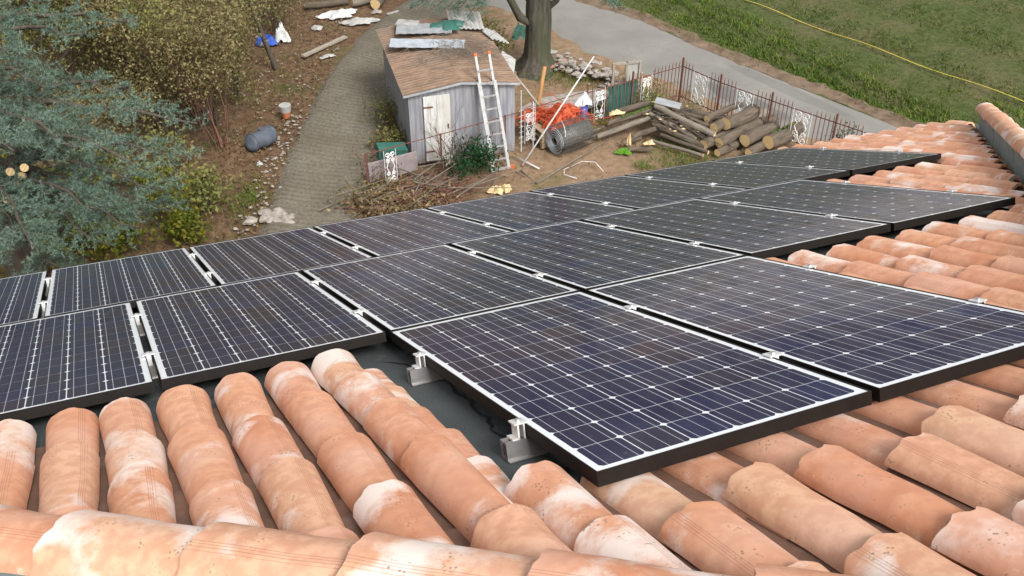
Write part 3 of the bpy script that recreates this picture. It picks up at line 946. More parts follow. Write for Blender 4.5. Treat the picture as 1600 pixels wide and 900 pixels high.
# ------------------------------------------------------------------ solar panels
PW, PL = 0.812, 1.604
cell_me = None
def make_cell():
    a, b, c = 0.1240 / 2, 0.1266 / 2, 0.0088
    vs = [(-a + c, -b), (a - c, -b), (a, -b + c), (a, b - c), (a - c, b), (-a + c, b), (-a, b - c), (-a, -b + c)]
    h = 0.0004
    mb = MB().add([(x, y, h) for x, y in vs] + [(x, y, 0) for x, y in vs],
                  [tuple(range(8))] + [(k + 8, (k + 1) % 8 + 8, (k + 1) % 8, k) for k in range(8)])
    me = mb.mesh('cell')
    ul = me.uv_layers.new(name='UVMap')
    for lp in me.loops:
        x, y, z = me.vertices[lp.vertex_index].co
        ul.data[lp.index].uv = ((x + a) / (2 * a), (y + b) / (2 * b))
    me.materials.append(M['cell'])
    return me
cell_me = make_cell()
FH, LIP = 0.038, 0.0032
mb = MB()
mb.box((PW / 2, -LIP / 2, -FH / 2), (PW, LIP, FH))
mb.box((PW / 2, -PL + LIP / 2, -FH / 2), (PW, LIP, FH))
mb.box((LIP / 2, -PL / 2, -FH / 2), (LIP, PL - 2 * LIP, FH))
mb.box((PW - LIP / 2, -PL / 2, -FH / 2), (LIP, PL - 2 * LIP, FH))
frame_me = mb.mesh('frame'); frame_me.materials.append(M['frame'])
back_me = MB().box((PW / 2, -PL / 2, -0.0055), (PW - 2 * LIP, PL - 2 * LIP, 0.005)).mesh('glass_sheet')
back_me.materials.append(M['backing'])
jb_me = MB().box((PW / 2, -0.22, -0.022), (0.12, 0.10, 0.026)).mesh('junction_box'); jb_me.materials.append(M['frame'])
ORD = ['first', 'second', 'third', 'fourth', 'fifth', 'sixth', 'seventh', 'eighth']
def panel(u, v, label, group):
    t = thing('solar_panel', label, 'solar panel', group=group)
    t.matrix_world = HM @ Matrix.Translation((u + random.uniform(-.002, .002), -v, random.uniform(-.001, .001)))
    link('frame', frame_me, None, t)
    link('glass_sheet', back_me, None, t)
    link('junction_box', jb_me, None, t)
    px, py = 0.1278, 0.1294
    for i in range(6):
        for j in range(12):
            o = link('cell', cell_me, None, t)
            o.location = (PW / 2 + (i - 2.5) * px, -PL / 2 + (j - 5.5) * py, -0.0029)
PU = 0.8361
row_name = ['row along the eave', 'middle row', 'short upper row']
ROWS = [(0.0, 0.0, range(0, 8)), (0.4164, 1.62, range(0, 6)), (2.0820, 3.24, range(0, 2))]
for r, (u0, v0, cs) in enumerate(ROWS):
    cs = list(cs)
    for c in cs:
        k = len(cs) - 1 - c
        if r < 2:
            lab = 'dark blue solar panel in the %s, %s counted from the fence end' % (row_name[r], ORD[k])
        else:
            lab = ['dark blue solar panel in the short upper row with two bare rail ends', 'dark blue solar panel beside the open barrel tiles in the short upper row'][c]
        panel(u0 + c * PU, v0, lab, 'solar panels on the roof')
# rails with clamps
rail_lab = [['mounting rail nearest the eave under the eave row of panels', 'second mounting rail under the eave row of panels'],
            ['lower mounting rail under the middle row of panels', 'upper mounting rail under the middle row of panels'],
            ['lower aluminium rail under the short upper row, end sticking out by the membrane', 'upper aluminium rail under the short upper row, end sticking out near the tiles']]
def rail_section(x0, x1):
    # open channel profile swept along x
    pr = [(-0.020, 0.0), (0.020, 0.0), (0.020, 0.052), (0.008, 0.052), (0.008, 0.046), (0.014, 0.046), (0.014, 0.008), (-0.014, 0.008), (-0.014, 0.046), (-0.008, 0.046), (-0.008, 0.052), (-0.020, 0.052)]
    k = len(pr)
    mb = MB().add([(x, y, z) for x in (x0, x1) for y, z in pr], [(i, (i + 1) % k, k + (i + 1) % k, k + i) for i in range(k)])
    mb.add([(x0, y, z) for y, z in pr], [tuple(range(k - 1, -1, -1))])
    mb.add([(x1, y, z) for y, z in pr], [tuple(range(k))])
    mb.box(((x0 + x1) / 2, -0.0265, 0.0015), (x1 - x0, 0.013, 0.003))
    return mb
def mid_clamp():
    mb = MB()
    mb.box((0, 0, 0.0025), (0.048, 0.040, 0.004))
    mb.box((0, 0, -0.02), (0.018, 0.036, 0.042))
    return mb
mcl = mid_clamp().mesh('clamp'); mcl.materials.append(M['alu_white'])
def end_clamp():
    mb = MB()
    mb.box((-0.012, 0, 0.0025), (0.040, 0.040, 0.004))
    mb.box((-0.022, 0, -0.019), (0.005, 0.040, 0.042)); mb.box((-0.030, 0, -0.038), (0.022, 0.040, 0.005))
    mb.box((-0.005, 0, -0.019), (0.004, 0.040, 0.042))
    return mb
ecl = end_clamp().mesh('clamp'); ecl.materials.append(M['alu_white'])
bolt_me = MB().tube([(0, 0, 0.004), (0, 0, 0.011)], 0.0075, 6).mesh('bolt'); bolt_me.materials.append(M['steel'])
for r, (u0, v0, cs) in enumerate(ROWS):
    cs = list(cs)
    for ri, dv in enumerate((0.385, 1.195)):
        t = thing('mounting_rail', rail_lab[r][ri], 'rail', group='panel mounting rails')
        xa, xb = u0 - 0.062, u0 + (cs[-1] + 1) * PU + 0.045
        t.matrix_world = HM @ Matrix.Translation((0, -(v0 + dv), DECK + 0.002))
        rail_section(xa, xb).build('rail', 'alu', t)
        zt = -DECK - 0.002
        for c in cs[1:]:
            o = link('clamp', mcl, None, t); o.location = (u0 + c * PU - 0.014, 0, zt)
            link('bolt', bolt_me, None, o)
        o = link('clamp', ecl, None, t); o.location = (u0 - 0.001, 0, zt); link('bolt', bolt_me, None, o).location = (-0.012, 0, 0)
        o = link('clamp', ecl, None, t); o.location = (u0 + cs[-1] * PU + PW + 0.001, 0, zt); o.rotation_euler = (0, 0, math.pi); link('bolt', bolt_me, None, o).location = (-0.012, 0, 0)
# ------------------------------------------------------------------ shed
def ptsz(x, y, z=0.0):
    return Vector((x, y, z))
SA = math.atan2(0.62, 2.30)                      # heading of the shed's front
shed = thing('shed', 'grey corrugated metal shed with rusty brown roof and white door', 'shed', (-2.27, 19.38, 0), SA)
SW, SD, SH, SR = 2.40, 3.62, 1.74, 1.89
def corrugated(w, h, pitch=0.10, amp=0.008, top=None, nrow=2):
    """vertical sheet in the xz plane from (0,0,0); top(x) gives the upper edge"""
    n = max(4, int(w / pitch) * 4)
    V = []; F = []
    for i in range(n + 1):
        x = w * i / n
        y = amp * math.sin(2 * math.pi * x / pitch)
        hh = h if top is None else top(x)
        V += [(x, y, 0.0), (x, y, hh)]
    for i in range(n):
        F.append((2 * i, 2 * i + 2, 2 * i + 3, 2 * i + 1))
    return V, F
gable = lambda x: SH + (SR - SH) * (1 - abs(x - SW / 2) / (SW / 2))
nsh = 4
for i in range(nsh):
    x0 = SW * i / nsh
    V, F = corrugated(SW / nsh + 0.02, SH, top=lambda x, x0=x0: gable(min(SW, x0 + x)))
    MB().add([(x + x0, y - 0.004 * (i % 2), z) for x, y, z in V], F).build('front_sheet', 'shed_sheet', shed, smooth=True)
for i in range(4):
    y0 = SD * i / 4
    V, F = corrugated(SD / 4 + 0.02, SH)
    MB().add([(y, y0 + x, z) for x, y, z in V], F).build('side_sheet', 'shed_sheet', shed, smooth=True)
    V, F = corrugated(SD / 4 + 0.02, SH)
    MB().add([(SW + y, y0 + x, z) for x, y, z in V], F).build('side_sheet', 'shed_sheet', shed, smooth=True)
V, F = corrugated(SW, SH, top=gable)
MB().add([(x, SD + y, z) for x, y, z in V], F).build('back_sheet', 'shed_sheet', shed, smooth=True)
MB().box((SW / 2, 0.10, 0.3), (SW - 0.1, 0.02, 0.5)).build('plinth', 'wood_old', shed)
# roof slopes of ribbed sheets (ribs run from ridge to eave)
rf = None
for s in (-1, 1):
    ns = 4
    for i in range(ns):
        y0 = -0.10 + (SD + 0.2) * i / ns; y1 = y0 + (SD + 0.2) / ns + 0.03
        n = 44
        V = []; F = []
        for k in range(n + 1):
            y = y0 + (y1 - y0) * k / n
            dz = 0.020 * math.sin(2 * math.pi * y / 0.12)
            V += [(SW / 2, y, SR + 0.035 + dz + 0.004 * (i % 2)), (SW / 2 + s * (SW / 4 + 0.05), y, (SR + SH) / 2 + 0.03 + dz + 0.004 * (i % 2)), (SW / 2 + s * (SW / 2 + 0.12), y, SH + 0.012 + dz + 0.004 * (i % 2))]
        for k in range(n):
            for q in (0, 1):
                a = 3 * k + q
                F.append((a, a + 1, a + 4, a + 3) if s > 0 else (a, a + 3, a + 4, a + 1))
        o = MB().add(V, F).build('roof_sheet', 'rust_roof', shed, smooth=True)
for s in (-1, 1):
    MB().bar((SW / 2, -0.11, SR + 0.022), (SW / 2 + s * (SW / 2 + 0.12), -0.11, SH + 0.0), 0.012, 0.05).build('barge_strip', 'galv', shed)
door = MB().box((0, 0, 0), (0.60, 0.03, 1.60)).build('door', 'door', shed, (0.62, -0.035, 0.86))
for k in range(4):
    MB().box((-0.225 + 0.15 * k, -0.019, 0), (0.142, 0.008, 1.585)).build('door_board', 'door', door)
MB().box((0.24, -0.04, 0.05), (0.02, 0.04, 0.10)).build('handle', 'rust', door)
for z in (-0.55, 0.55):
    MB().box((-0.20, -0.030, z), (0.22, 0.008, 0.035)).build('hinge', 'rust', door)

def loc_pt(t, x, y, z):
    a = SA
    return Vector((-2.27 + x * math.cos(a) - y * math.sin(a), 19.38 + x * math.sin(a) + y * math.cos(a), z))
def roofz(x):
    return gable(x) + 0.05
# loose sheets on the shed roof
def loose_sheet(name, label, mat, x, y, z, w, d, rz, tilt=(0, 0), pitch=0.10, amp=0.014, group=None, cat='metal sheet', bend=0.0):
    n = max(8, int(w / pitch) * 4)
    V = []; F = []
    rows = 5
    for i in range(n + 1):
        for r in range(rows):
            xx = w * (i / n - 0.5); yy = d * (r / (rows - 1) - 0.5)
            V.append((xx, yy, amp * math.sin(2 * math.pi * xx / pitch) + bend * (yy / d * 2) ** 2 + bend * 0.5 * (xx / w * 2) ** 2))
    for i in range(n):
        for r in range(rows - 1):
            a = i * rows + r
            F.append((a, a + rows, a + rows + 1, a + 1))
    k = len(V)
    V += [(q[0], q[1], q[2] - 0.004) for q in V]
    F += [tuple(j + k for j in reversed(f)) for f in F]
    o = MB().add(V, F).build(name, mat, smooth=True)
    p = loc_pt(None, x, y, z)
    o.location = p
    o.rotation_euler = (tilt[0], tilt[1], SA + rz)
    return tag(o, label, cat, group)
loose_sheet('corrugated_sheet', 'long pale galvanised sheet lying across the shed roof', 'galv', 0.85, 2.05, 2.00, 1.75, 0.42, -0.26, (0.10, 0.02), 0.3, 0.006)
loose_sheet('corrugated_sheet', 'dull grey sheet at the back of the shed roof', 'grey_sheet2', 0.95, 2.95, 2.01, 1.35, 0.60, -0.22, (0.03, 0.0), 0.2, 0.008)
loose_sheet('corrugated_sheet', 'ribbed pale fibre cement sheet slid off the shed roof corner', 'fibre', 2.05, 3.30, 1.98, 0.85, 0.95, -0.1, (0.10, 0.10), 0.11, 0.02)
loose_sheet('corrugated_sheet', 'broken pale fibre sheet hanging by the tree trunk', 'fibre', 2.62, 2.75, 1.75, 0.50, 0.85, 0.25, (0.05, 0.45), 0.11, 0.02)
loose_sheet('corrugated_sheet', 'small pale sheet tipped over the shed eave below the trunk', 'fibre', 2.62, 1.35, 1.60, 0.40, 0.65, -0.2, (0.25, 0.6), 0.2, 0.01)
loose_sheet('corrugated_sheet', 'small white sheet scrap at the rear edge of the shed roof', 'fibre', 0.62, 3.38, 2.03, 0.55, 0.28, -0.5, (0.1, 0.0), 0.2, 0.008)
def crumple(name, label, cat, mat, c, rx, ry, h, rz=0, n=22, seed=0, rough=0.5, sharp=1.0):
    rr = np.random.default_rng(seed)
    V = []; F = []
    m = n
    ph = rr.uniform(0, 6.28, 12)
    for i in range(m + 1):
        for j in range(m + 1):
            x = 2 * i / m - 1; y = 2 * j / m - 1
            r = math.sqrt(x * x + y * y)
            edge = 1 + 0.22 * math.sin(3 * math.atan2(y, x) + ph[0]) + 0.12 * math.sin(7 * math.atan2(y, x) + ph[1])
            z = max(0, 1 - (r / 1.05) ** 2) ** 0.6
            z = z * (1 + rough * (math.sin(5 * x + ph[2]) * math.sin(4.3 * y + ph[3]) * 0.5 + 0.35 * abs(math.sin(9 * x + 6 * y + ph[4])) * sharp + 0.25 * abs(math.sin(13 * y - 7 * x + ph[5])) * sharp - 0.25))
            k = max(abs(x), abs(y)); sc_ = k / r if r > 1e-6 else 1
            V.append((x * sc_ * rx * edge, y * sc_ * ry * edge, max(0, z) * h + 0.006 + rr.uniform(-.02, .02) * h))
    for i in range(m):
        for j in range(m):
            a = i * (m + 1) + j
            F.append((a, a + m + 1, a + m + 2, a + 1))
    o = MB().add(V, F).build(name, mat, smooth=True)
    o.location = c; o.rotation_euler = (0, 0, rz)
    return tag(o, label, cat)
p = loc_pt(None, 1.55, 3.0, 1.98)
crumple('tarpaulin', 'dark green tarpaulin crumpled on the rear of the shed roof', 'tarpaulin', 'green_tarp', p, 0.42, 0.30, 0.10, SA, seed=4)
p = loc_pt(None, 1.85, 1.75, 1.89)
# dead creeper over the shed roof
TW = MB()
for k in range(420):
    x = 1.55 + random.gauss(0, 0.52); y = 1.65 + random.gauss(0, 0.42)
    if not (-0.0 < x < SW + 0.1 and 0 < y < SD): continue
    a = random.uniform(0, 6.28); l = random.uniform(0.15, 0.5)
    q = loc_pt(None, x, y, roofz(min(max(x, 0), SW)) + random.uniform(0.01, 0.10))
    q2 = q + Vector((math.cos(a) * l, math.sin(a) * l, random.uniform(-0.04, 0.06)))
    TW.tube([q, (q + q2) / 2 + Vector((0, 0, random.uniform(0.0, 0.06))), q2], 0.004, 3, False)
tag(TW.build('dead_creeper', 'log_bark_grey'), 'tangle of dead grey creeper stems over the shed roof', 'creeper', kind='stuff')

# ------------------------------------------------------------------ ladder
lad = thing('ladder', 'aluminium extension ladder with orange tips leaning on the shed front', 'ladder', (-0.24, 19.12, 0))
b = Vector((0, 0, 0)); tp_ = Vector((-0.40, 0.78, 2.42))
ax = tp_.normalized(); sx_ = Vector((0.36, 0.15, 0)).normalized(); 
def lp(s, side, off=0.0):
    return ax * s + sx_ * side + Vector((0, -1, 0.3)).normalized() * off
LL = tp_.length
for side in (-0.19, 0.19):
    MB().bar(lp(0.02, side), lp(LL * 0.78, side), 0.030, 0.068, up=sx_).build('stile', 'alu_ladder', lad)
    st = MB().bar(lp(0.18, side * 0.84, -0.035), lp(LL, side * 0.84, -0.035), 0.026, 0.055, up=sx_).build('stile', 'alu_ladder', lad)
    MB().bar(lp(LL, side * 0.84, -0.035), lp(LL + 0.07, side * 0.84, -0.035), 0.034, 0.062, up=sx_).build('end_cap', 'orange_cap', st)
for k in range(8):
    s = 0.26 + k * 0.285
    MB().bar(lp(s, -0.19 if s < LL * 0.78 else -0.16), lp(s, 0.19 if s < LL * 0.78 else 0.16), 0.028, 0.032).build('rung', 'alu_ladder', lad)
MB().bar(lp(0.03, -0.24), lp(0.03, 0.24), 0.035, 0.06).build('foot_bar', 'alu_ladder', lad)
MB().bar(lp(0.03, 0.24), lp(0.03, 0.31), 0.05, 0.075).build('foot_cap', 'orange_cap', lad)

# ------------------------------------------------------------------ iron fence
fence = thing('iron_fence', 'rusty iron railing with spiked bars and white scroll panels by the road', 'fence', (0, 0, 0))
RF = [(4.28, 22.62), (5.06, 21.66), (6.08, 20.66), (7.28, 19.55), (8.6, 18.35), (9.9, 17.1)]
FH0 = 1.05
bar_me = MB()
bar_me.tube([(0, 0, 0.10), (0, 0, 1.06)], 0.0120, 5).tube([(0, 0, 1.06), (0, 0, 1.14)], [0.013, 0.001], 5)
bar_me = bar_me.mesh('bar'); bar_me.materials.append(M['fence_bar'])
post_me = MB().box((0, 0, 0.56), (0.040, 0.040, 1.24)).mesh('post'); post_me.materials.append(M['rust'])
def spiral(c, r, turns, a0, dirn, ex, n=22):
    return [Vector(c) + (Vector(ex) * math.cos(a0 + dirn * turns * 2 * math.pi * k / n) + Vector((0, 0, 1)) * math.sin(a0 + dirn * turns * 2 * math.pi * k / n)) * r * (1 - 0.72 * k / n) for k in range(n + 1)]
def scroll_panel(p, q, z0=0.12, z1=0.98):
    """white wrought scrolls between p and q"""
    p, q = Vector((*p, 0)), Vector((*q, 0))
    ex = (q - p).normalized(); w_ = (q - p).length
    mb = MB(); c = (p + q) / 2
    for x in (p, q):
        mb.tube([x + Vector((0, 0, z0)), x + Vector((0, 0, z1))], 0.007, 5)
    for zc, sg in ((z0 + 0.12, 1), (z1 - 0.12, -1)):
        for s in (-1, 1):
            mb.tube(spiral(c + ex * s * w_ * 0.23 + Vector((0, 0, zc)), w_ * 0.22, 1.4, math.pi / 2 * sg, s * sg, ex), 0.0115, 5)
            mb.tube(spiral(c + ex * s * w_ * 0.2 + Vector((0, 0, zc + sg * 0.14)), w_ * 0.17, 1.3, -math.pi / 2 * sg, s * sg, ex), 0.0105, 5)
    zm = (z0 + z1) / 2
    for s in (-1, 1):
        mb.tube([c + ex * s * w_ * 0.05 + Vector((0, 0, z0 + 0.2)), c + ex * s * w_ * 0.33 + Vector((0, 0, zm)), c + ex * s * w_ * 0.05 + Vector((0, 0, z1 - 0.2))], 0.011, 5)
    mb.build('scroll_panel', 'scroll_paint', fence)
def fence_run(pts, bars=True, gap=0.105, panel_at=0.5, pw=0.46):
    for i, (a, b) in enumerate(zip(pts[:-1], pts[1:])):
        a, b = np.array(a), np.array(b)
        o = link('post', post_me, None, fence); o.location = (a[0], a[1], 0); o.rotation_euler = (0, 0, math.atan2(*(b - a)[::-1]))
        for z in (0.96, 0.16):
            MB().bar((a[0], a[1], z), (b[0], b[1], z), 0.009, 0.024).build('rail', 'rust', fence)
        L = np.linalg.norm(b - a); d = (b - a) / L
        c = L * panel_at
        scroll_panel(tuple(a + d * (c - pw / 2)), tuple(a + d * (c + pw / 2)))
        if bars:
            s = gap
            while s < L - 0.04:
                if abs(s - c) > pw / 2 + 0.03:
                    o = link('bar', bar_me, None, fence); o.location = (*(a + d * s), 0)
                s += gap
    o = link('post', post_me, None, fence); o.location = (*pts[-1], 0)
fence_run(RF, True)
LF = [(2.92, 21.82), (4.28, 22.62)]
fence_run([(4.28, 22.62), (2.95, 21.82), (1.80, 21.10)], True, 0.11, 0.72, 0.30)
# the older stretch towards the shed: one long top rail, few scrolls, no bars
def rail_only(a, b, z=1.02):
    MB().tube([(a[0], a[1], z), (b[0], b[1], z)], 0.011, 5).build('rail', 'rust', fence)
rail_only((1.80, 21.08), (-0.15, 19.78)); rail_only((-0.15, 19.78), (-1.5, 18.95)); rail_only((-1.5, 18.95), (-3.1, 18.02))
for x, y in ((0.42, 20.16), (-1.42, 19.0), (-2.62, 18.30)):
    d = Vector((0.84, 0.54))
    scroll_panel((x - d.x * .14, y - d.y * .14), (x + d.x * .14, y + d.y * .14), 0.15, 0.98)
for x, y in ((-0.15, 19.78), (-3.1, 18.02), (-1.56, 18.9)):
    MB().box((x, y, 0.52), (0.04, 0.04, 1.05)).build('post', 'rust', fence)
# tall white ornamental trellis legs standing by the shed corner
tr = thing('trellis', 'narrow white wrought iron trellis standing by the shed corner', 'trellis', (0.36, 20.02, 0))
for x in (-0.14, 0.14):
    MB().tube([(x, x * 0.5, 0), (x - 0.01, x * 0.5 + 0.05, 1.55 if x < 0 else 1.2)], 0.013, 5).build('upright', 'white_paint', tr)
    for k in range(7):
        z = 0.25 + k * 0.135
        MB().tube([(x - 0.05, x * .5 - 0.02, z), (x + 0.05, x * .5 + 0.02, z + 0.02)], 0.006, 4).build('spur', 'white_paint', tr)
for k in range(3):
    ex = Vector((0.88, 0.47, 0)).normalized()
    MB().tube(spiral((0.03, 0.02, 0.35 + 0.22 * k), 0.085, 1.4, 0.6, 1, ex), 0.008, 5).build('scroll', 'white_paint', tr)

# ------------------------------------------------------------------ poles, netting, roll, pallets
def stick(name, label, cat, mat, a, b, r0, r1=None, group=None, n=7, bow=0.0):
    a, b = Vector(a), Vector(b)
    md = (a + b) / 2 + Vector((0, 0, bow))
    o = MB().tube([b * 0, md - a, b - a], [r0, (r0 + (r1 or r0)) / 2, r1 or r0], n).build(name, mat, smooth=True)
    o.location = a
    return tag(o, label, cat, group)
stick('pole', 'long thin white pole propped diagonally over the orange netting', 'pole', 'white_paint', (0.24, 19.30, 0.03), (1.86, 20.55, 2.12), 0.020, 0.016)
stick('timber_post', 'leaning orange brown timber post beside the netting', 'post', 'wood_new', (0.50, 20.75, 0), (0.76, 20.75, 1.78), 0.052, 0.042)
stick('pole', 'short pale stick lying crossed under the long white pole', 'stick', 'white_paint', (0.10, 19.62, 0.06), (0.62, 19.10, 0.05), 0.018)
stick('pole', 'grey timber brace slanting from the shed corner', 'brace', 'wood_old', (0.66, 20.6, 0.85), (0.05, 20.85, 1.55), 0.03)
stick('branch', 'long bent brown branch lying on the bare yard', 'branch', 'log_bark_grey', (0.55, 18.5, 0.03), (2.35, 20.55, 0.05), 0.022, 0.014, bow=0.0)
mb = MB(); mb.tube([(0, 0, 0.02), (0.25, 0.1, 0.10), (0.55, 0.02, 0.12), (0.72, -0.25, 0.03)], 0.010, 5)
o = mb.build('hose', 'white_plastic', smooth=True); o.location = (1.35, 19.25, 0); tag(o, 'thin pale curved hose on the bare yard', 'hose')
mb = MB(); mb.tube([(0, 0, 0.02), (-0.12, -0.12, 0.03), (-0.12, -0.35, 0.03), (0.15, -0.5, 0.02)], 0.010, 5)
o = mb.build('hose', 'white_plastic', smooth=True); o.location = (1.30, 19.22, 0); tag(o, 'short hooked pale hose below the curved one', 'hose')
for k, (a, b, l) in enumerate((((0.20, 19.05, 0.03), (0.55, 18.55, 0.03), 'pale twig lying under the crossed stick towards the eave'), ((0.10, 19.0, 0.03), (0.32, 18.78, 0.03), 'small pale twig beside the ladder foot'))):
    stick('branch', l, 'twig', 'log_bark_grey', a, b, 0.014, 0.008)

# orange netting: several tangled folds
net = thing('safety_netting', 'heap of bright orange safety netting beside the timber post', 'netting', (1.05, 20.65, 0.42))
for k, (x, y, z, rx, ry, h) in enumerate(((-0.55, 0.15, 0.05, 0.42, 0.22, 0.22), (0.05, 0.0, 0.0, 0.48, 0.30, 0.30), (0.38, -0.12, 0.0, 0.34, 0.26, 0.26), (0.22, 0.16, 0.16, 0.36, 0.22, 0.26), (-0.15, -0.12, 0.0, 0.38, 0.20, 0.16))):
    o = crumple('fold', None, None, 'orange_net', (x, y, z), rx * 0.9, ry, h * 0.62, random.uniform(0, 3), 20, 30 + k, 1.1)
    o.parent = net
strands = MB()
for k in range(130):
    p0 = Vector((random.gauss(-.05, .42), random.gauss(0, .17), random.uniform(.05, .34))); pts = [p0]
    for j in range(4):
        pts.append(pts[-1] + Vector((random.gauss(0, .12), random.gauss(0, .08), random.gauss(-.02, .07))))
    strands.tube(pts, 0.009, 3, False)
tag(strands.build('net_strand', 'orange_net', net), kind='stuff')
# concrete slab table / rubble platform behind netting
st = thing('pallet_stack', 'stack of weathered wooden pallets under the orange netting', 'pallets', (0.98, 20.75, 0), 0.5)
for lev in range(3):
    z = 0.145 * lev
    for k in range(5):
        MB().box((-0.48 + 0.24 * k, 0, z + 0.127), (0.17, 0.95, 0.022)).build('plank', 'pallet', st)
    for k in range(3):
        MB().box((0, -0.40 + 0.40 * k, z + 0.060), (1.12, 0.10, 0.09)).build('bearer', 'pallet', st)
# wire mesh roll
roll = thing('wire_mesh_roll', 'big grey roll of wire mesh lying on the yard', 'wire roll', (1.0, 19.85, 0.36))
ax2 = Vector((0.80, 0.58, 0)).normalized(); sd2 = Vector((0, 0, 1)); pr2 = ax2.cross(sd2)
def rp(s, r, a):
    return ax2 * s + (pr2 * math.cos(a) + sd2 * math.sin(a)) * r
LR = 0.95
core = MB()
n = 28
V = []; F = []
prof = [(0.02, 0.10), (0.03, 0.20), (0.04, 0.26), (LR, 0.26), (LR, 0.10)]
for s, r in prof:
    for k in range(n):
        V.append(rp(s, r - 0.02, 2 * math.pi * k / n))
for i in range(len(prof) - 1):
    for k in range(n):
        F.append((i * n + k, i * n + (k + 1) % n, (i + 1) * n + (k + 1) % n, (i + 1) * n + k))
core.add(V, F).build('mesh_core', 'wire', roll, smooth=True)
wm = MB()
for i in range(17):
    s = LR * i / 16
    wm.tube([rp(s, 0.352 + 0.006 * math.sin(3 * k + i), 2 * math.pi * k / 30) for k in range(31)], 0.0055, 3, False)
for k in range(30):
    wm.tube([rp(LR * j / 5, 0.352 + 0.006 * math.sin(j + k), 2 * math.pi * k / 30) for j in range(6)], 0.0055, 3, False)
wm.build('wire_mesh', 'wire', roll)
sp_ = MB()
for j in range(3):
    sp_.tube([rp(-0.01 - 0.01 * j, 0.33 - 0.235 * k / 90, 2 * math.pi * k / 22 + j) for k in range(91)], 0.007, 4, False)
sp_.build('coil_end', 'galv', roll)
sb = MB(); sb.tube([rp(0.05, 0.375, 0.6 + 0.12 * k) + ax2 * (0.02 * k) for k in range(22)], 0.009, 4)
sb.build('binding_wire', 'white_paint', roll)
# blue and white banners hanging on the fence
bn = thing('banner', 'small blue and white banner hung on the fence by the netting', 'banner', (1.72, 20.92, 0.35), 0.55)
MB().box((0, 0, 0.18), (0.20, 0.008, 0.36)).build('blue_sheet', 'blue_panel', bn)
MB().tube(spiral((0.0, -0.012, 0.20), 0.075, 1.2, 0.3, 1, (1, 0, 0)), 0.007, 4).build('white_curl', 'white_paint', bn)
MB().tube(spiral((0.0, -0.012, 0.07), 0.055, 1.1, 2.3, -1, (1, 0, 0)), 0.006, 4).build('white_curl', 'white_paint', bn)
crumple('plastic_bag', 'white and pale blue plastic bag on the fence above the banner', 'bag', 'white_plastic', (1.72, 21.0, 0.72), 0.22, 0.14, 0.20, 0.5, 14, 77, 0.9)
# concrete slab and debris behind the fence
o = MB().add(blob((1.35, 21.9), 1.15, 0.45, 0.45, 0.36, 16, 0.1) + blob((1.35, 21.9), 1.15, 0.45, 0.45, 0.26, 16, 0.1), [tuple(range(16)), tuple(range(31, 15, -1))] + [(k, k + 16, (k + 1) % 16 + 16, (k + 1) % 16) for k in range(16)]).build('stone_slab', 'stone')
tag(o, 'grey stone slab lying behind the netting', 'slab')
# pale pipes laid along the fence
for k, l in enumerate(('upper pale blue pipe laid along the fence behind the log pile', 'middle pale blue pipe laid along the fence behind the log pile', 'lower pale blue pipe laid along the fence behind the log pile')):
    stick('pipe', l, 'pipe', 'galv', (1.75, 21.32 + 0.06 * k, 0.50 - 0.03 * k), (3.15, 22.18 + 0.05 * k, 0.66 - 0.05 * k), 0.028, 0.024, 'pipes along the fence')
# green screen cloth on fence
V = []; F = []
for i in range(25):
    for j in range(8):
        t_ = i / 24
        x, y = 2.35 + 0.75 * t_, 21.60 + 0.46 * t_
        V.append((x + 0.015 * math.sin(j * 1.7 + i), y + 0.02 * math.sin(i * 1.3 + j * 0.8), 0.08 + 0.80 * j / 7 + 0.02 * math.sin(i * 2)))
for i in range(24):
    for j in range(7):
        a = i * 8 + j
        F.append((a, a + 8, a + 9, a + 1))
tag(MB().add(V, F).build('screen_cloth', 'green_tarp', smooth=True), 'dark green screen cloth hung on the fence behind the logs', 'screen')
# wooden frame standing by the road
fr = thing('wooden_frame', 'old wooden frame standing upright beside the road', 'frame', (2.95, 23.15, 0), 0.25)
for x in (-0.36, 0.0, 0.36):
    MB().box((x, 0, 0.42), (0.06, 0.05, 0.84)).build('upright', 'wood_old', fr)
MB().box((0, 0.001, 0.815), (0.66, 0.045, 0.05)).build('crosspiece', 'wood_old', fr)
MB().box((0, 0.001, 0.10), (0.66, 0.045, 0.05)).build('crosspiece', 'wood_old', fr)
MB().box((0.18, 0.03, 0.45), (0.29, 0.012, 0.60)).build('board', 'fibre', fr)

# rubble heap by the tree
rock_me = []
for s in range(6):
    rr = np.random.default_rng(50 + s)
    V = [(math.cos(a) * math.sin(b) * rr.uniform(.7, 1.2), math.sin(a) * math.sin(b) * rr.uniform(.7, 1.2), math.cos(b) * rr.uniform(.6, .9)) for b in (0.5, 1.3, 2.1, 2.8) for a in np.arange(6) * 1.047]
    F = [tuple(range(5, -1, -1))] + [(i * 6 + k, i * 6 + (k + 1) % 6, i * 6 + 6 + (k + 1) % 6, i * 6 + 6 + k) for i in range(3) for k in range(6)] + [tuple(range(18, 24))]
    rock_me.append((V, [tuple(reversed(f)) for f in F]))
def rocks(name, pts, mat, label, cat='rubble'):
    mb = MB()
    for (x, y, z, s) in pts:
        V, F = random.choice(rock_me)
        a = random.uniform(0, 6.28); ca, sa = math.cos(a), math.sin(a)
        fl = random.uniform(0.4, 0.9)
        mb.add([(x + s * (q[0] * ca - q[1] * sa) * 1.2, y + s * (q[0] * sa + q[1] * ca), z + s * q[2] * fl) for q in V], F)
    return tag(mb.build(name, mat), label, cat, kind='stuff')
rocks('rubble', [(1.25 + 1.9 * t + random.gauss(0, .22), 24.9 - 1.6 * t + random.gauss(0, .22), random.uniform(.02, .22), random.uniform(.04, .12)) for t in np.linspace(0, 1, 150)], 'stone', 'pale broken stone rubble heaped between tree trunk and fence')
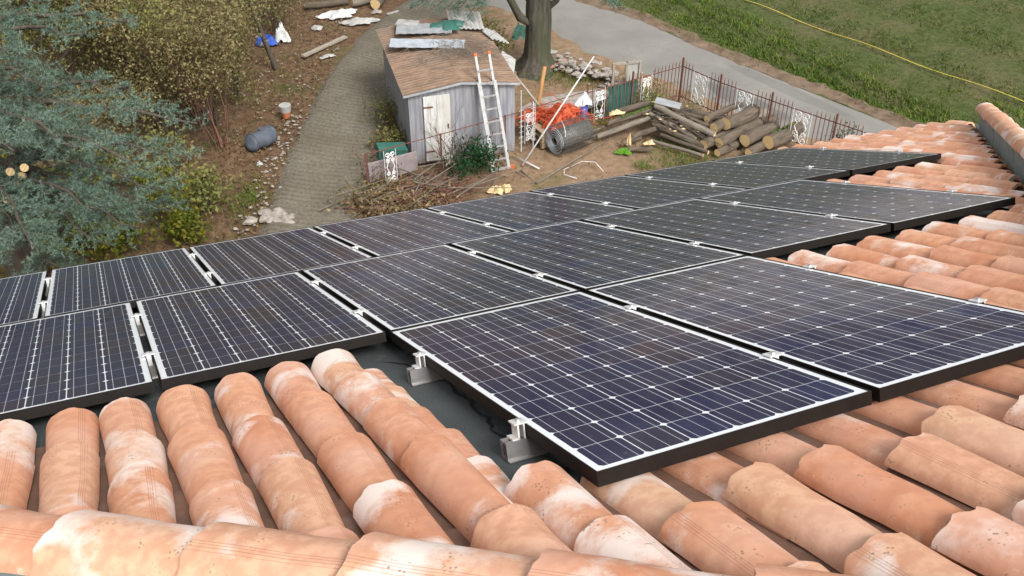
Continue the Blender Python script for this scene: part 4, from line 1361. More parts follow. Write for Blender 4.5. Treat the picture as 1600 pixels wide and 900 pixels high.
rocks('brick_rubble', [(1.2 + random.gauss(0, .22), 24.75 + random.gauss(0, .18), random.uniform(.02, .16), random.uniform(.05, .10)) for t in range(28)], 'stone_red', 'reddish brick rubble beside the tree trunk')
rocks('gravel', [(-5.45 + random.gauss(0, .16), 15.5 + 5.5 * random.random() ** 1.0 + 1.0, 0.01, random.uniform(.015, .05)) for t in range(140)], 'stone', 'small pale stones along the edge of the driveway')
rocks('gravel', [(-4.95 + random.gauss(0, .18), 17.05 + random.gauss(0, .12), 0.05, random.uniform(.05, .15)) for t in range(22)], 'stone', 'pale rubble stones at the near end of the driveway')
rocks('gravel', [(random.uniform(-7.5, -4.9), random.uniform(21, 29), 0.0, random.uniform(.012, .035)) for t in range(160)], 'stone', 'scattered pebbles on the bare earth bank')
o = MB().add(*[(lambda V: (V, [tuple(range(len(V)))]))(blob((0, 0), 0.22, 0.10, 0.3, 0.0, 14, 0.3))][0]).build('board_scrap', 'fibre')
o.location = (1.02, 25.05, 0.30); o.rotation_euler = (0.3, 0.1, 0.2); tag(o, 'white triangular board scrap on the rubble by the trunk', 'board')

# ------------------------------------------------------------------ logs
def log(label, a, b, r, bark='log_bark', mossy=False, r2=None, rag=False, group='logs piled by the fence'):
    a, b = Vector(a), Vector(b)
    d = (b - a); L = d.length
    r2 = r2 or r
    t = bpy.data.objects.new('log', None); C.objects.link(t)
    t.empty_display_size = 0.1
    t.matrix_world = Matrix.Translation(a) @ d.to_track_quat('Z', 'Y').to_matrix().to_4x4()
    tag(t, label, 'log', group)
    n, m = 14, 7
    ph = [random.uniform(0, 6.28) for _ in range(4)]
    V = []
    for i in range(m + 1):
        z = L * i / m
        rr = r + (r2 - r) * i / m
        bx, by = 0.12 * r * math.sin(i * 0.8 + ph[0]), 0.12 * r * math.cos(i * 0.7 + ph[1])
        for k in range(n):
            q = 2 * math.pi * k / n
            f = rr * (1 + 0.05 * math.sin(3 * q + ph[2] + i) + 0.035 * math.sin(5 * q + ph[3] - i))
            V.append((bx + f * math.cos(q), by + f * math.sin(q), z + (random.uniform(-.05, .05) if rag and i == m else 0)))
    F = [(i * n + k, i * n + (k + 1) % n, (i + 1) * n + (k + 1) % n, (i + 1) * n + k) for i in range(m) for k in range(n)]
    MB().add(V, F).build('bark', bark, t, smooth=True)
    for i, off in ((0, -0.002), (m, 0.002)):
        ring = V[i * n:(i + 1) * n]
        cx = sum(q[0] for q in ring) / n; cy = sum(q[1] for q in ring) / n
        P2 = [(cx + (q[0] - cx) * 0.97, cy + (q[1] - cy) * 0.97, q[2] + off) for q in ring]
        f = tuple(range(n)) if i else tuple(range(n - 1, -1, -1))
        MB().add(P2, [f]).build('cut_face', 'cut', t)
    if mossy:
        mo = MB()
        for k in range(90):
            q = random.uniform(-0.9, 0.9) + mossy[0]; z = L * random.uniform(mossy[1], mossy[2])
            V2, F2 = random.choice(rock_me)
            s = random.uniform(0.015, 0.04)
            cx, cy = r * math.cos(q), r * math.sin(q)
            mo.add([(cx + s * v[0], cy + s * v[1], z + s * v[2] * 1.5) for v in V2], F2)
        mo.build('moss_patch', mossy[3] if len(mossy) > 3 else 'moss', t, smooth=True)
    return t
# stack by the fence: sawn ends face the house
dx = Vector((0.76, 0.65, 0))
def slog(label, x, y, z, L, r, **k):
    log(label, (x, y, z), (x + dx.x * L, y + dx.y * L, z + k.pop('rise', 0.0)), r, **k)
slog('thick log with pale sawn end, topmost at the peak of the stack by the fence', 5.02, 20.36, 0.50, 1.05, 0.155, r2=0.18)
slog('log with pale sawn end beside the peak log of the fence stack', 4.72, 20.30, 0.44, 0.75, 0.125)
slog('thin log with small pale end highest towards the sheet metal', 4.62, 20.72, 0.46, 1.3, 0.095, r2=0.07)
slog('log with pale sawn end at the low stack corner beside the long poles', 4.45, 19.90, 0.20, 1.2, 0.125)
slog('second log from the low corner with round pale end', 4.80, 19.92, 0.27, 1.6, 0.13, rag=True)
slog('fat log with large pale end halfway along the stack', 5.42, 19.96, 0.30, 1.1, 0.155)
slog('fat mossy log with large pale end at the road end of the stack', 5.95, 19.88, 0.27, 1.15, 0.17, mossy=(0.4, 0.2, 1.0))
slog('narrow log lying on the ground under the fat logs', 4.75, 19.72, 0.10, 1.5, 0.095)
slog('log with pale end low under the panel edge', 5.45, 19.68, 0.12, 1.2, 0.11)
slog('log hidden low at the back of the fence stack', 5.0, 20.55, 0.17, 1.6, 0.15, bark='log_bark_grey')
slog('dark log low at the back between peak and fence', 5.5, 20.45, 0.20, 1.2, 0.14)
# long poles sloping from the heap towards the stack
long_ = [((3.42, 21.02, 0.66), (4.72, 20.12, 0.34), 0.095, 'log_bark_grey', 'longest grey pole running from the metal sheet to the stack'),
         ((3.62, 21.10, 0.52), (4.82, 20.50, 0.33), 0.070, 'log_bark', 'brown pole next to the longest grey pole'),
         ((3.35, 20.72, 0.34), (4.50, 19.92, 0.16), 0.085, 'log_bark', 'low brown pole below the longest grey pole'),
         ((3.55, 20.52, 0.16), (4.55, 19.76, 0.09), 0.060, 'log_bark', 'thin low pole nearest the bare yard'),
         ((3.30, 20.38, 0.08), (4.42, 19.66, 0.06), 0.050, 'log_bark_grey', 'thin grey pole flat on the grass edge'),
         ((3.95, 21.42, 0.40), (5.10, 21.10, 0.30), 0.085, 'log_bark', 'dark pole lying against the iron bars'),
         ((3.75, 21.25, 0.48), (4.75, 20.78, 0.40), 0.055, 'log_bark', 'knotty brown pole with cut stubs near the bars'),
         ((3.30, 20.95, 0.50), (4.30, 20.15, 0.24), 0.065, 'log_bark_grey', 'grey pole squeezed beside the low brown pole'),
         ((4.05, 21.22, 0.30), (4.9, 20.75, 0.22), 0.09, 'log_bark', 'short dark log under the knotty pole')]
for a, b, r, bk, l in long_:
    log(l, a, b, r * 0.85, bk, group='poles in the log heap')
mb = MB()
for k in range(150):
    t_ = random.random(); x = 3.35 + 1.5 * t_ + random.gauss(0, .16); y = 21.15 - .75 * t_ + random.gauss(0, .26); z = max(.02, .50 - .28 * t_ + random.gauss(0, .08))
    a = random.gauss(-0.6, .5); l = random.uniform(.15, .7)
    p0 = Vector((x, y, z)); dd = Vector((math.cos(a), math.sin(a), random.gauss(-.15, .15)))
    mb.tube([p0, p0 + dd * l * .5 + Vector((0, 0, .02)), p0 + dd * l], [0.017 * random.uniform(.5, 1.3), 0.013, 0.006], 5)
tag(mb.build('brushwood', 'log_bark', smooth=True), 'broken brown sticks strewn over the log heap', 'brushwood', kind='stuff')
mb = MB()
for k in range(60):
    t_ = random.random(); x = 3.3 + 1.5 * t_ + random.gauss(0, .25); y = 21.05 - .75 * t_ + random.gauss(0, .3); z = max(.02, .56 - .30 * t_ + random.gauss(0, .05))
    V_, F_ = random.choice(rock_me); sx_2 = random.uniform(.012, .035)
    mb.add([(x + sx_2 * q[0] * 1.5, y + sx_2 * q[1], z + sx_2 * q[2] * .6) for q in V_], F_)
tag(mb.build('wood_chips', 'chip'), 'pale wood chips strewn over the log heap', 'wood chips', kind='stuff')
# heap towards the netting
heap = [((2.02, 20.42, 0.16), (3.42, 20.98, 0.40), 0.072, 'log_bark_grey', 'long squared grey beam sticking out towards the yard', None),
        ((2.28, 20.78, 0.30), (3.50, 21.15, 0.56), 0.075, 'log_bark', 'mossy log above the squared grey beam', (1.3, 0.3, 1.0)),
        ((2.36, 21.02, 0.42), (3.30, 21.30, 0.62), 0.085, 'log_bark', 'split log with bare pale wood at the heap top', None),
        ((2.60, 20.22, 0.09), (3.05, 20.46, 0.14), 0.085, 'log_bark', 'short log with pale split end at the heap foot', None),
        ((2.85, 20.36, 0.17), (3.55, 20.72, 0.28), 0.080, 'log_bark', 'short dark log behind the split one', None),
        ((1.72, 20.62, 0.10), (3.05, 21.22, 0.38), 0.038, 'log_bark_grey', 'thin grey plank edge reaching towards the wire roll', None),
        ((1.80, 20.52, 0.06), (3.0, 20.98, 0.30), 0.032, 'log_bark_grey', 'thin grey batten under the plank edge', None),
        ((3.05, 20.58, 0.12), (3.75, 20.95, 0.30), 0.075, 'log_bark', 'dark log in the hollow of the heap', None)]
for a, b, r, bk, l, mo in heap:
    log(l, a, b, r * 0.85, bk, mossy=mo, group='logs in the heap')
log('small log with bright green moss lying alone on the yard', (2.72, 19.95, 0.06), (3.30, 20.02, 0.06), 0.055, 'log_bark', group=None)
crumple('moss_cushion', 'vivid green moss cushion on the yard beside a small log', 'moss', 'moss_bright', (2.62, 19.92, 0.0), 0.20, 0.11, 0.09, 0.1, 14, 5, 0.8)
o = crumple('bark_chip_heap', 'pale pinkish wood chips below the log heap', 'wood chips', 'chip', (3.28, 20.32, 0.02), 0.17, 0.07, 0.06, 0.3, 12, 9, 1.2)
o = crumple('split_wood', 'pale split wood chunk at the heap top edge', 'wood', 'chip', (2.50, 20.98, 0.47), 0.20, 0.07, 0.07, 0.15, 12, 12, 1.0)
o = crumple('split_wood', 'pale split wood chunk standing at the heap foot', 'wood', 'chip', (2.76, 20.22, 0.05), 0.06, 0.06, 0.22, 0.15, 12, 14, 0.8)
o = MB().box((0, 0, 0), (0.62, 0.26, 0.012)).build('metal_sheet', 'grey_sheet2'); o.location = (3.72, 21.0, 0.74); o.rotation_euler = (0.12, 0.10, -0.35)
tag(o, 'flat grey metal sheet on top of the log heap', 'metal sheet')
crumple('wood_slice', 'pale cut wood slab on the ground just past the panels', 'wood', 'chip', (-0.34, 18.20, 0.0), 0.17, 0.14, 0.09, 0.2, 12, 21, 1.0)
crumple('wood_slice', 'second pale wood slab beside the first past the panels', 'wood', 'chip', (-0.12, 18.26, 0.0), 0.11, 0.12, 0.10, 0.9, 12, 22, 1.0)

# ------------------------------------------------------------------ odd things on the earth bank
tk = thing('plastic_tank', 'slumped grey blue plastic tank lying beside the driveway', 'tank', (-5.92, 20.25, 0), 0.9); tk.scale = (0.80, 0.80, 0.80)
n = 18
prof = [(-0.42, 0.05), (-0.40, 0.20), (-0.34, 0.26), (-0.28, 0.27), (-0.24, 0.245), (0.05, 0.30), (0.36, 0.30), (0.44, 0.25), (0.47, 0.05)]
V = []; F = []
for x, r in prof:
    for k in range(n):
        a = 2 * math.pi * k / n
        V.append((x + 0.05 * math.sin(a), r * math.cos(a) * 1.05, max(0.0, 0.25 + r * math.sin(a) * 0.92)))
for i in range(len(prof) - 1):
    for k in range(n):
        F.append((i * n + k, (i + 1) * n + k, (i + 1) * n + (k + 1) % n, i * n + (k + 1) % n))
F.append(tuple(range(n))); F.append(tuple(range(len(prof) * n - 1, (len(prof) - 1) * n - 1, -1)))
MB().add(V, F).build('tank_body', 'tank', tk, smooth=True)
MB().tube([(0.10, 0, 0.52), (0.10, 0, 0.56)], 0.09, 14).build('lid', 'tank', tk)
MB().tube([(-0.27, 0.285 * math.cos(2 * math.pi * k / 20), 0.25 + 0.262 * math.sin(2 * math.pi * k / 20)) if False else (-0.30 + 0.05 * math.sin(2 * math.pi * k / 20), 0.29 * math.cos(2 * math.pi * k / 20), max(0.02, 0.25 + 0.255 * math.sin(2 * math.pi * k / 20))) for k in range(21)], 0.018, 5).build('rim_band', 'tank', tk)
pt = thing('flower_pot', 'small pot with white rim and orange base on the earth bank', 'pot', (-5.60, 21.75, 0))
MB().tube([(0, 0, 0), (0, 0, 0.17)], [0.085, 0.125], 14).build('pot_base', 'pot', pt, smooth=False)
MB().tube([(0, 0, 0.171), (0, 0, 0.34)], [0.128, 0.150], 14).build('pot_rim', 'fibre', pt)
crumple('rag_bundle', 'crumpled white cloth bundle at the foot of a thin trunk', 'cloth', 'white_plastic', (-6.62, 26.6, 0.0), 0.22, 0.20, 0.36, 0, 14, 61, 0.9)
crumple('plastic_bag', 'blue plastic bag lying beside the white cloth bundle', 'bag', 'blue_plastic', (-7.0, 26.35, 0.0), 0.27, 0.17, 0.20, 0.2, 14, 62, 0.9)
o = MB().box((0, 0, 0.035), (1.75, 0.15, 0.05)).build('plank', 'wood_old'); o.location = (-5.32, 26.1, 0); o.rotation_euler = (0, 0.015, 0.97); tag(o, 'weathered grey plank lying on the earth beside the driveway', 'plank')
crumple('stone', 'flat pale stone below the weathered plank', 'stone', 'fibre', (-5.15, 25.45, 0), 0.22, 0.10, 0.05, 0.6, 10, 63, 0.8)
crumple('plastic_sheet', 'torn white plastic sheet on the bare earth by the logs', 'plastic sheet', 'white_plastic', (-5.3, 28.55, 0.0), 0.62, 0.28, 0.10, 0.45, 20, 64, 1.2)
crumple('plastic_sheet', 'pale dusty plastic sheet at the driveway edge', 'plastic sheet', 'fibre', (-4.55, 27.95, 0.0), 0.58, 0.17, 0.10, 0.25, 20, 65, 1.0)
crumple('stone', 'lone grey stone on the bank below the torn sheet', 'stone', 'fibre', (-5.75, 27.45, 0), 0.17, 0.12, 0.10, 0.2, 10, 66, 0.6)
crumple('stone', 'small grey stone near the sawn log end', 'stone', 'stone', (-4.15, 28.75, 0), 0.15, 0.10, 0.09, 0.2, 10, 67, 0.6)
crumple('stone', 'small white stone lying just below the plastic tank', 'stone', 'fibre', (-5.78, 19.4, 0), 0.07, 0.06, 0.07, 0.2, 8, 68, 0.6)
log('dark log lying across the top of the earth bank', (-6.4, 29.05, 0.10), (-5.1, 29.45, 0.10), 0.10, 'log_bark', group='logs on the earth bank')
log('grey log behind the sawn round on the earth bank', (-4.95, 29.25, 0.11), (-4.3, 29.6, 0.11), 0.11, 'log_bark_grey', group='logs on the earth bank')
log('thick log with golden sawn end facing the house on the bank', (-4.22, 29.08, 0.16), (-4.0, 30.0, 0.18), 0.165, 'log_bark', group='logs on the earth bank')
o = MB().box((0, 0, 0.03), (0.42, 0.08, 0.03)).build('board_scrap', 'fibre'); o.location = (-3.62, 28.55, 0.05); o.rotation_euler = (0, 0, 0.7); tag(o, 'short white board lying where driveway meets the bank', 'board')
o = MB().box((0, 0, 0.05), (0.55, 0.10, 0.03)).build('board_scrap', 'white_paint'); o.location = (-1.35, 25.6, 0.35); o.rotation_euler = (0, 0.2, 0.6); tag(o, 'white board leaning in the bushes behind the shed', 'board')
crumple('cloth', 'folded pale green cloth beside the big tree trunk', 'cloth', 'moss', (0.05, 24.3, 1.05), 0.01, 0.01, 0.01, 0, 4, 69)
bpy.data.objects.remove(bpy.data.objects['cloth'])
crumple('green_bag', 'mint green bag hung behind the big tree trunk', 'bag', nmat('mint_plastic', (0.16, 0.42, 0.30), (0.26, 0.55, 0.42), 6, 0.6, 0.1), (0.22, 25.4, 0.55), 0.22, 0.12, 0.32, 0.2, 12, 70, 0.7)
# plinth block and dark box left of the shed
o = MB().box((0, 0, 0.13), (0.65, 0.34, 0.26)).build('crate', 'green_tarp'); o.location = (-2.72, 19.15, 0.35); o.rotation_euler = (0.1, 0.15, 0.35); tag(o, 'dark green box sunk in the brush beside the shed', 'box')
o = MB().box((0, 0, 0.26), (1.15, 0.05, 0.46)).build('sheet_offcut', nmat('mauve_sheet', (0.20, 0.165, 0.165), (0.30, 0.255, 0.255), 5, 0.7)); o.location = (-2.62, 18.62, 0.12); o.rotation_euler = (0, 0, 0.5); tag(o, 'dull mauve metal panel standing behind the brush pile', 'panel')

# ------------------------------------------------------------------ plants
def grow(mb, tips, p, d, L, r, depth, spread=0.55, n=3, up=0.08, kids=(2, 4)):
    p = Vector(p); d = Vector(d).normalized()
    pts = [p.copy()]; q = p.copy()
    for i in range(n):
        d = (d + Vector((random.gauss(0, .13), random.gauss(0, .13), random.gauss(0, .10) + up * .5))).normalized()
        q = q + d * (L / n); pts.append(q.copy())
    mb.tube(pts, [r * (1 - 0.5 * i / n) for i in range(n + 1)], 5 if r > 0.02 else 3, False)
    tips.append((pts[-1], d, depth)); tips.append((pts[len(pts) // 2], d, depth))
    if depth <= 0: return
    for k in range(random.randint(*kids)):
        i = random.randint(max(1, n // 2), n)
        nd = (d + Vector((random.gauss(0, spread), random.gauss(0, spread), random.gauss(0.1, spread * .6)))).normalized()
        grow(mb, tips, pts[i], nd, L * random.uniform(.55, .85), r * 0.55, depth - 1, spread, n, up, kids)

def broad_tree(label, x, y, h, stems, mat_leaf, nleaf, size=0.075, cat='tree', name='bare_tree', bark='bark', lean=(0, 0), rad=0.05, spread=0.5, low=0.16, group=None, depth=3, sdist=0.25, tw=None):
    t = thing(name, label, cat, (x, y, 0), group=group)
    mb = MB(); tips = []
    for k in range(stems):
        a = random.uniform(0, 6.28)
        d = (math.cos(a) * sdist + lean[0], math.sin(a) * sdist + lean[1], 1)
        grow(mb, tips, (random.gauss(0, .10) * (stems > 1), random.gauss(0, .10) * (stems > 1), 0), d, h * random.uniform(.42, .55), rad * random.uniform(.7, 1.1), depth, spread, 4)
    mb.build('trunk', bark, t, smooth=True)
    P = np.array([tuple(q) for q, d, dp in tips if q.z > h * low and dp < depth])
    if len(P) == 0: P = np.array([(0, 0, h)])
    if group == G1: nleaf = int(nleaf * 2.5); size *= 0.80
    idx = rng.integers(0, len(P), nleaf)
    Q = P[idx] + rng.normal(0, 0.21 if group == G1 else 0.15, (nleaf, 3))
    V, F = leaf_quads(Q, size)
    link('crown', fast_mesh('crown', V, F), mat_leaf, t)
    return t
G1 = 'leafy autumn trees on the bank'
broad_tree('brown leaved tree in front, stems rising beside the tank', -6.95, 20.3, 3.6, 9, 'brown_leaf', 5200, 0.075, bark='twig_red', rad=0.022, spread=0.35, sdist=0.18, low=0.45, group=G1)
broad_tree('brown leaved tree next to the cedar branch tips', -8.35, 20.9, 4.6, 4, 'brown_leaf', 7500, 0.085, rad=0.055, group=G1)
broad_tree('tan leaved tree with dark forked trunk in the middle of the thicket', -8.0, 23.4, 5.0, 3, 'brown_leaf', 8500, 0.085, rad=0.085, group=G1)
broad_tree('thin dark trunk tree beside the blue bag', -6.45, 24.7, 4.6, 1, 'olive_leaf', 3000, 0.075, rad=0.085, group=G1, sdist=0.02, low=0.3)
broad_tree('olive brown tree at the upper edge of the thicket', -9.3, 26.2, 5.0, 4, 'olive_leaf', 7500, 0.09, rad=0.07, group=G1)
broad_tree('tan tree behind the thin dark trunk', -7.6, 28.4, 4.8, 3, 'brown_leaf', 6500, 0.09, rad=0.06, group=G1)
broad_tree('dense brown tree farthest along the thicket', -11.4, 24.2, 5.2, 4, 'brown_leaf', 7500, 0.09, rad=0.07, group=G1)
broad_tree('brown tree half hidden behind the blue cedar', -11.2, 20.6, 4.8, 4, 'olive_leaf', 7000, 0.09, rad=0.07, group=G1)
broad_tree('olive tree above the cedar at the frame corner', -13.5, 28.0, 5.5, 4, 'olive_leaf', 7000, 0.10, rad=0.08, group=G1)
broad_tree('bushy tan tree at the top of the thicket', -10.5, 30.0, 5.2, 4, 'brown_leaf', 6500, 0.10, rad=0.07, group=G1)
broad_tree('bushy brown tree beyond the cedar top', -14.8, 23.5, 5.2, 4, 'brown_leaf', 6500, 0.10, rad=0.07, group=G1)
broad_tree('low brown thicket bush right behind the tank', -7.5, 21.4, 2.2, 8, 'brown_leaf', 2600, 0.075, rad=0.02, spread=0.5, sdist=0.35, low=0.1, group=G1)
broad_tree('low brown bush between the cedar tips and the reddish stems', -8.7, 19.5, 2.0, 8, 'brown_leaf', 2200, 0.075, rad=0.02, spread=0.5, sdist=0.4, low=0.1, group=G1)
broad_tree('low olive brown bush at the foot of the forked trunk', -7.2, 23.2, 2.2, 8, 'olive_leaf', 2200, 0.075, rad=0.02, spread=0.5, sdist=0.35, low=0.1, group=G1)
broad_tree('brown bush deep in the thicket behind the cedar tips', -9.6, 22.0, 2.6, 8, 'brown_leaf', 2800, 0.08, rad=0.022, spread=0.5, sdist=0.4, low=0.1, group=G1)
broad_tree('straggly brown bush where the thicket meets the plank', -6.9, 27.2, 2.0, 7, 'brown_leaf', 1200, 0.075, rad=0.018, spread=0.5, sdist=0.3, low=0.1, group=G1)
G2 = 'yellow green bushes below the eave'
for x, y, h, l, mt in ((-9.6, 15.6, 1.9, 'yellow green bush under the lowest cedar branch', 'yellow_leaf'), (-8.3, 16.2, 1.5, 'yellow green bush behind the second eave panel', 'yellow_leaf'),
                   (-7.1, 16.8, 1.3, 'yellow leaved shrub where the bank meets the eave', 'yellow_leaf'), (-6.35, 17.4, 0.9, 'low yellowish shrub beside the earth slope', 'olive_leaf'),
                   (-10.8, 17.2, 2.2, 'tall dark green bush behind the cedar trunk', 'yellow_leaf'), (-8.9, 18.0, 1.3, 'olive shrub between cedar tips and brown tree', 'olive_leaf'),
                   (-7.6, 18.4, 1.2, 'mixed green shrub under the cedar branch tips', 'olive_leaf'),
                   (-7.5, 15.9, 0.8, 'low yellow leaved shrub behind the joint of the second eave panel', 'yellow_leaf'), (-6.6, 16.35, 0.6, 'small yellowing shrub closest to the rubble stones', 'yellow_leaf'),
                   (-8.5, 15.4, 1.0, 'leafy yellow shrub under the drooping cedar branches', 'yellow_leaf'), (-9.4, 15.0, 1.1, 'leafy yellow shrub at the cedar foot near the eave', 'yellow_leaf')):
    broad_tree(l, x, y, h, 5, mt, 2400 if h > 1.4 else 900, 0.095, 'shrub', 'leafy_shrub', 'twig', rad=0.018, low=0.15, group=G2, depth=2, sdist=0.45)

# blue cedar with pruned limbs
def cedar_foliage(base_pts, dirs, n_needle, ln):
    n = len(base_pts)
    P = np.repeat(base_pts, n_needle, 0); D = np.repeat(dirs, n_needle, 0)
    d = D * 0.5 + rng.normal(0, 0.62, P.shape); d[:, 2] += 0.18
    d /= np.linalg.norm(d, axis=1, keepdims=True)
    s = np.cross(d, rng.normal(size=d.shape)); s /= np.linalg.norm(s, axis=1, keepdims=True) + 1e-9
    L = ln * rng.uniform(0.6, 1.2, len(P))[:, None]
    w_ = 0.0048
    V = np.stack([P - s * w_, P + s * w_, P + d * L], 1).reshape(-1, 3)
    return V, np.arange(len(V)).reshape(-1, 3)
def cedar_bough(mb, pts_out, dir_out, a, b, r, sag=0.25, lat=0.9, dens=1.0):
    a, b = Vector(a), Vector(b)
    L = (b - a).length
    n = 9
    ctr = []
    for i in range(n + 1):
        t_ = i / n
        p = a.lerp(b, t_) + Vector((0, 0, sag * math.sin(math.pi * t_) + 0.04 * math.sin(i * 2.1)))
        p += Vector((random.gauss(0, .03), random.gauss(0, .03), 0))
        ctr.append(p)
    mb.tube(ctr, [r * (1 - 0.85 * i / n) + 0.004 for i in range(n + 1)], 5, False)
    ax_ = (b - a).normalized(); sdv = ax_.cross(Vector((0, 0, 1))).normalized()
    ns = int(L / 0.105 * dens)
    for k in range(ns):
        t_ = random.uniform(0.22, 1.0)
        i = min(n - 1, int(t_ * n)); p = ctr[i].lerp(ctr[i + 1], t_ * n - i)
        sgn = random.choice((-1, 1))
        l2 = lat * (1.05 - t_ * 0.75) * random.uniform(.5, 1.1)
        d = (sdv * sgn * random.uniform(.6, 1.0) + ax_ * random.uniform(.35, .9) + Vector((0, 0, random.uniform(-.30, .25)))).normalized()
        q = p + d * l2 + Vector((0, 0, -0.06 * l2))
        mb.tube([p, (p + q) / 2 + Vector((0, 0, 0.03)), q], [0.006, 0.0045, 0.002], 3, False)
        m = max(3, int(l2 / 0.045))
        for j in range(m):
            tt = (j + 1) / m
            c = p.lerp(q, tt) + Vector((0, 0, 0.03 * math.sin(math.pi * tt)))
            pts_out.append(tuple(c)); dir_out.append(tuple(d))
            if random.random() < 0.75:
                e = (d * 0.6 + Vector((random.gauss(0, .7), random.gauss(0, .7), random.gauss(0.05, .35)))).normalized()
                for w2 in (0.06, 0.12):
                    pts_out.append(tuple(c + e * w2)); dir_out.append(tuple(e))
cd_ = thing('cedar_tree', 'blue green cedar with pruned limbs standing close to the house corner', 'cedar', (-7.7, 12.3, 0))
base = Vector((-7.7, 12.3, 0))
mb = MB(); pts = []; dirs = []
mb.tube([(0, 0, 0), (0.03, 0, 2.5), (0.0, 0.02, 5.0), (-0.05, 0, 7.5), (0, 0, 10)], [0.30, 0.25, 0.20, 0.13, 0.05], 12)
for (x, y, z), z0, lat in (((-3.96, 11.0, 5.35), 5.0, 0.75), ((-4.13, 10.8, 5.0), 4.7, 0.7), ((-4.4, 10.2, 5.15), 4.9, 0.8), ((-5.5, 11.8, 6.2), 6.1, 0.75), ((-5.9, 11.8, 6.6), 6.6, 0.8),
                      ((-5.3, 13.0, 5.9), 5.9, 0.6), ((-5.2, 12.2, 5.3), 5.2, 0.7), ((-5.85, 11.0, 5.9), 5.8, 0.8), ((-5.1, 10.1, 4.6), 4.2, 0.9), ((-4.45, 10.8, 4.2), 4.1, 0.8),
                      ((-5.5, 9.2, 4.6), 4.2, 0.9), ((-5.0, 9.9, 4.2), 3.7, 0.9), ((-4.45, 10.65, 4.6), 4.4, 0.8), ((-5.0, 9.7, 5.7), 5.3, 0.7), ((-5.5, 10.0, 6.7), 6.6, 0.8), ((-5.7, 9.8, 5.6), 5.5, 0.9),
                      ((-4.7, 10.2, 4.3), 3.9, 0.8), ((-6.3, 10.2, 4.1), 3.8, 0.8), ((-6.0, 10.6, 3.2), 3.0, 0.9), ((-5.1, 11.6, 3.6), 3.4, 0.8), ((-6.6, 9.3, 5.2), 5.0, 0.8), ((-6.8, 9.8, 6.3), 6.2, 0.8),
                      ((-8.6, 9.5, 5.0), 4.8, 0.9), ((-10.2, 11.0, 5.5), 5.2, 0.9), ((-9.5, 14.5, 5.0), 4.8, 0.9), ((-7.2, 14.6, 6.0), 5.8, 0.8), ((-6.4, 13.9, 7.2), 7.0, 0.8), ((-8.6, 13.4, 8.2), 7.9, 0.6), ((-7.2, 11.0, 8.4), 8.0, 0.6), ((-9.6, 11.6, 7.2), 6.9, 0.8)):
    a = Vector((0, 0, z0)); b = Vector((x, y, z)) - base
    cedar_bough(mb, pts, dirs, a, b, 0.055, sag=random.uniform(.0, .25), lat=lat)
mb.build('trunk', 'bark', cd_, smooth=True)
for (x, y, z) in ((-6.35, 11.0, 4.72), (-6.42, 11.0, 4.60), (-6.5, 10.95, 4.50), (-6.38, 10.85, 4.42), (-6.55, 11.0, 4.66), (-6.22, 10.6, 3.98), (-6.6, 10.8, 4.36)):
    c = Vector((x, y, z)) - base
    tow = (Vector((0, 0, CAMZ)) - Vector((x, y, z))); tow = (tow.normalized() + Vector((random.uniform(-.3, .3), random.uniform(-.3, .3), random.uniform(-.3, .1)))).normalized()
    r = random.uniform(.045, .065)
    stb = MB().tube([c - tow * 1.0, c], [r * 1.1, r], 10).build('limb_stub', 'bark', cd_, smooth=False)
    q = tow.to_track_quat('Z', 'Y').to_matrix()
    MB().add([c + tow * 0.004 + q @ Vector((r * .95 * math.cos(k * math.pi / 6), r * .95 * math.sin(k * math.pi / 6), 0)) for k in range(12)], [tuple(range(12))]).build('cut_face', 'cut', stb)
V, F = cedar_foliage(np.array(pts), np.array(dirs), 11, 0.058)
link('crown', fast_mesh('crown', V, F), 'cedar', cd_)

# tall tree by the shed: bare lower trunk, blue green sprays above
tt_ = thing('cedar_tree', 'large cedar with thick mossy trunk rising behind the shed', 'cedar', (0.68, 24.7, 0))
mb = MB(); pts = []; dirs = []
zs = [-0.1, 0.05, 0.2, 0.4, 0.7, 1.0, 1.3, 1.6, 2.0, 3.0, 4.5, 6.0, 9.0]; rs = [0.62, 0.50, 0.41, 0.36, 0.34, 0.33, 0.33, 0.33, 0.31, 0.29, 0.25, 0.20, 0.07]
NK = 48; V_ = []
for i, (z, r) in enumerate(zip(zs, rs)):
    for k in range(NK):
        a = 2 * math.pi * k / NK
        f_ = r * (1 + 0.035 * (1 if k % 3 == 0 else -0.6) + 0.05 * math.sin(3 * a + z) + 0.03 * math.sin(7 * a + 2 * z + i) + (0.16 * max(0, math.sin(5 * a + 1)) if z < 0.3 else 0))
        V_.append((f_ * math.cos(a) + 0.02 * math.sin(z), f_ * math.sin(a), z))
mb.add(V_, [(i * NK + k, i * NK + (k + 1) % NK, (i + 1) * NK + (k + 1) % NK, (i + 1) * NK + k) for i in range(len(zs) - 1) for k in range(NK)])
mb.tube([(-0.05, -0.1, 1.25), (-0.45, -0.15, 1.45), (-0.80, -0.1, 2.1), (-0.95, 0.0, 3.2)], [0.13, 0.11, 0.09, 0.05], 8)
mb.tube([(0.1, 0.0, 1.55), (0.48, 0.0, 1.85), (0.95, 0.1, 2.5), (1.5, 0.1, 3.4)], [0.10, 0.08, 0.06, 0.03], 8)
mb.tube([(-0.05, 0.0, 1.7), (-0.35, 0.1, 2.0), (-0.9, 0.3, 2.9)], [0.10, 0.08, 0.05], 8)
for k in range(17):
    a = k * 2.4; z = 3.2 + 0.33 * k
    l = 2.6 - 0.09 * k
    cedar_bough(mb, pts, dirs, (0, 0, z), (math.cos(a) * l, math.sin(a) * l, z + random.uniform(-.6, .2)), 0.05, 0.1, 0.9, 0.55)
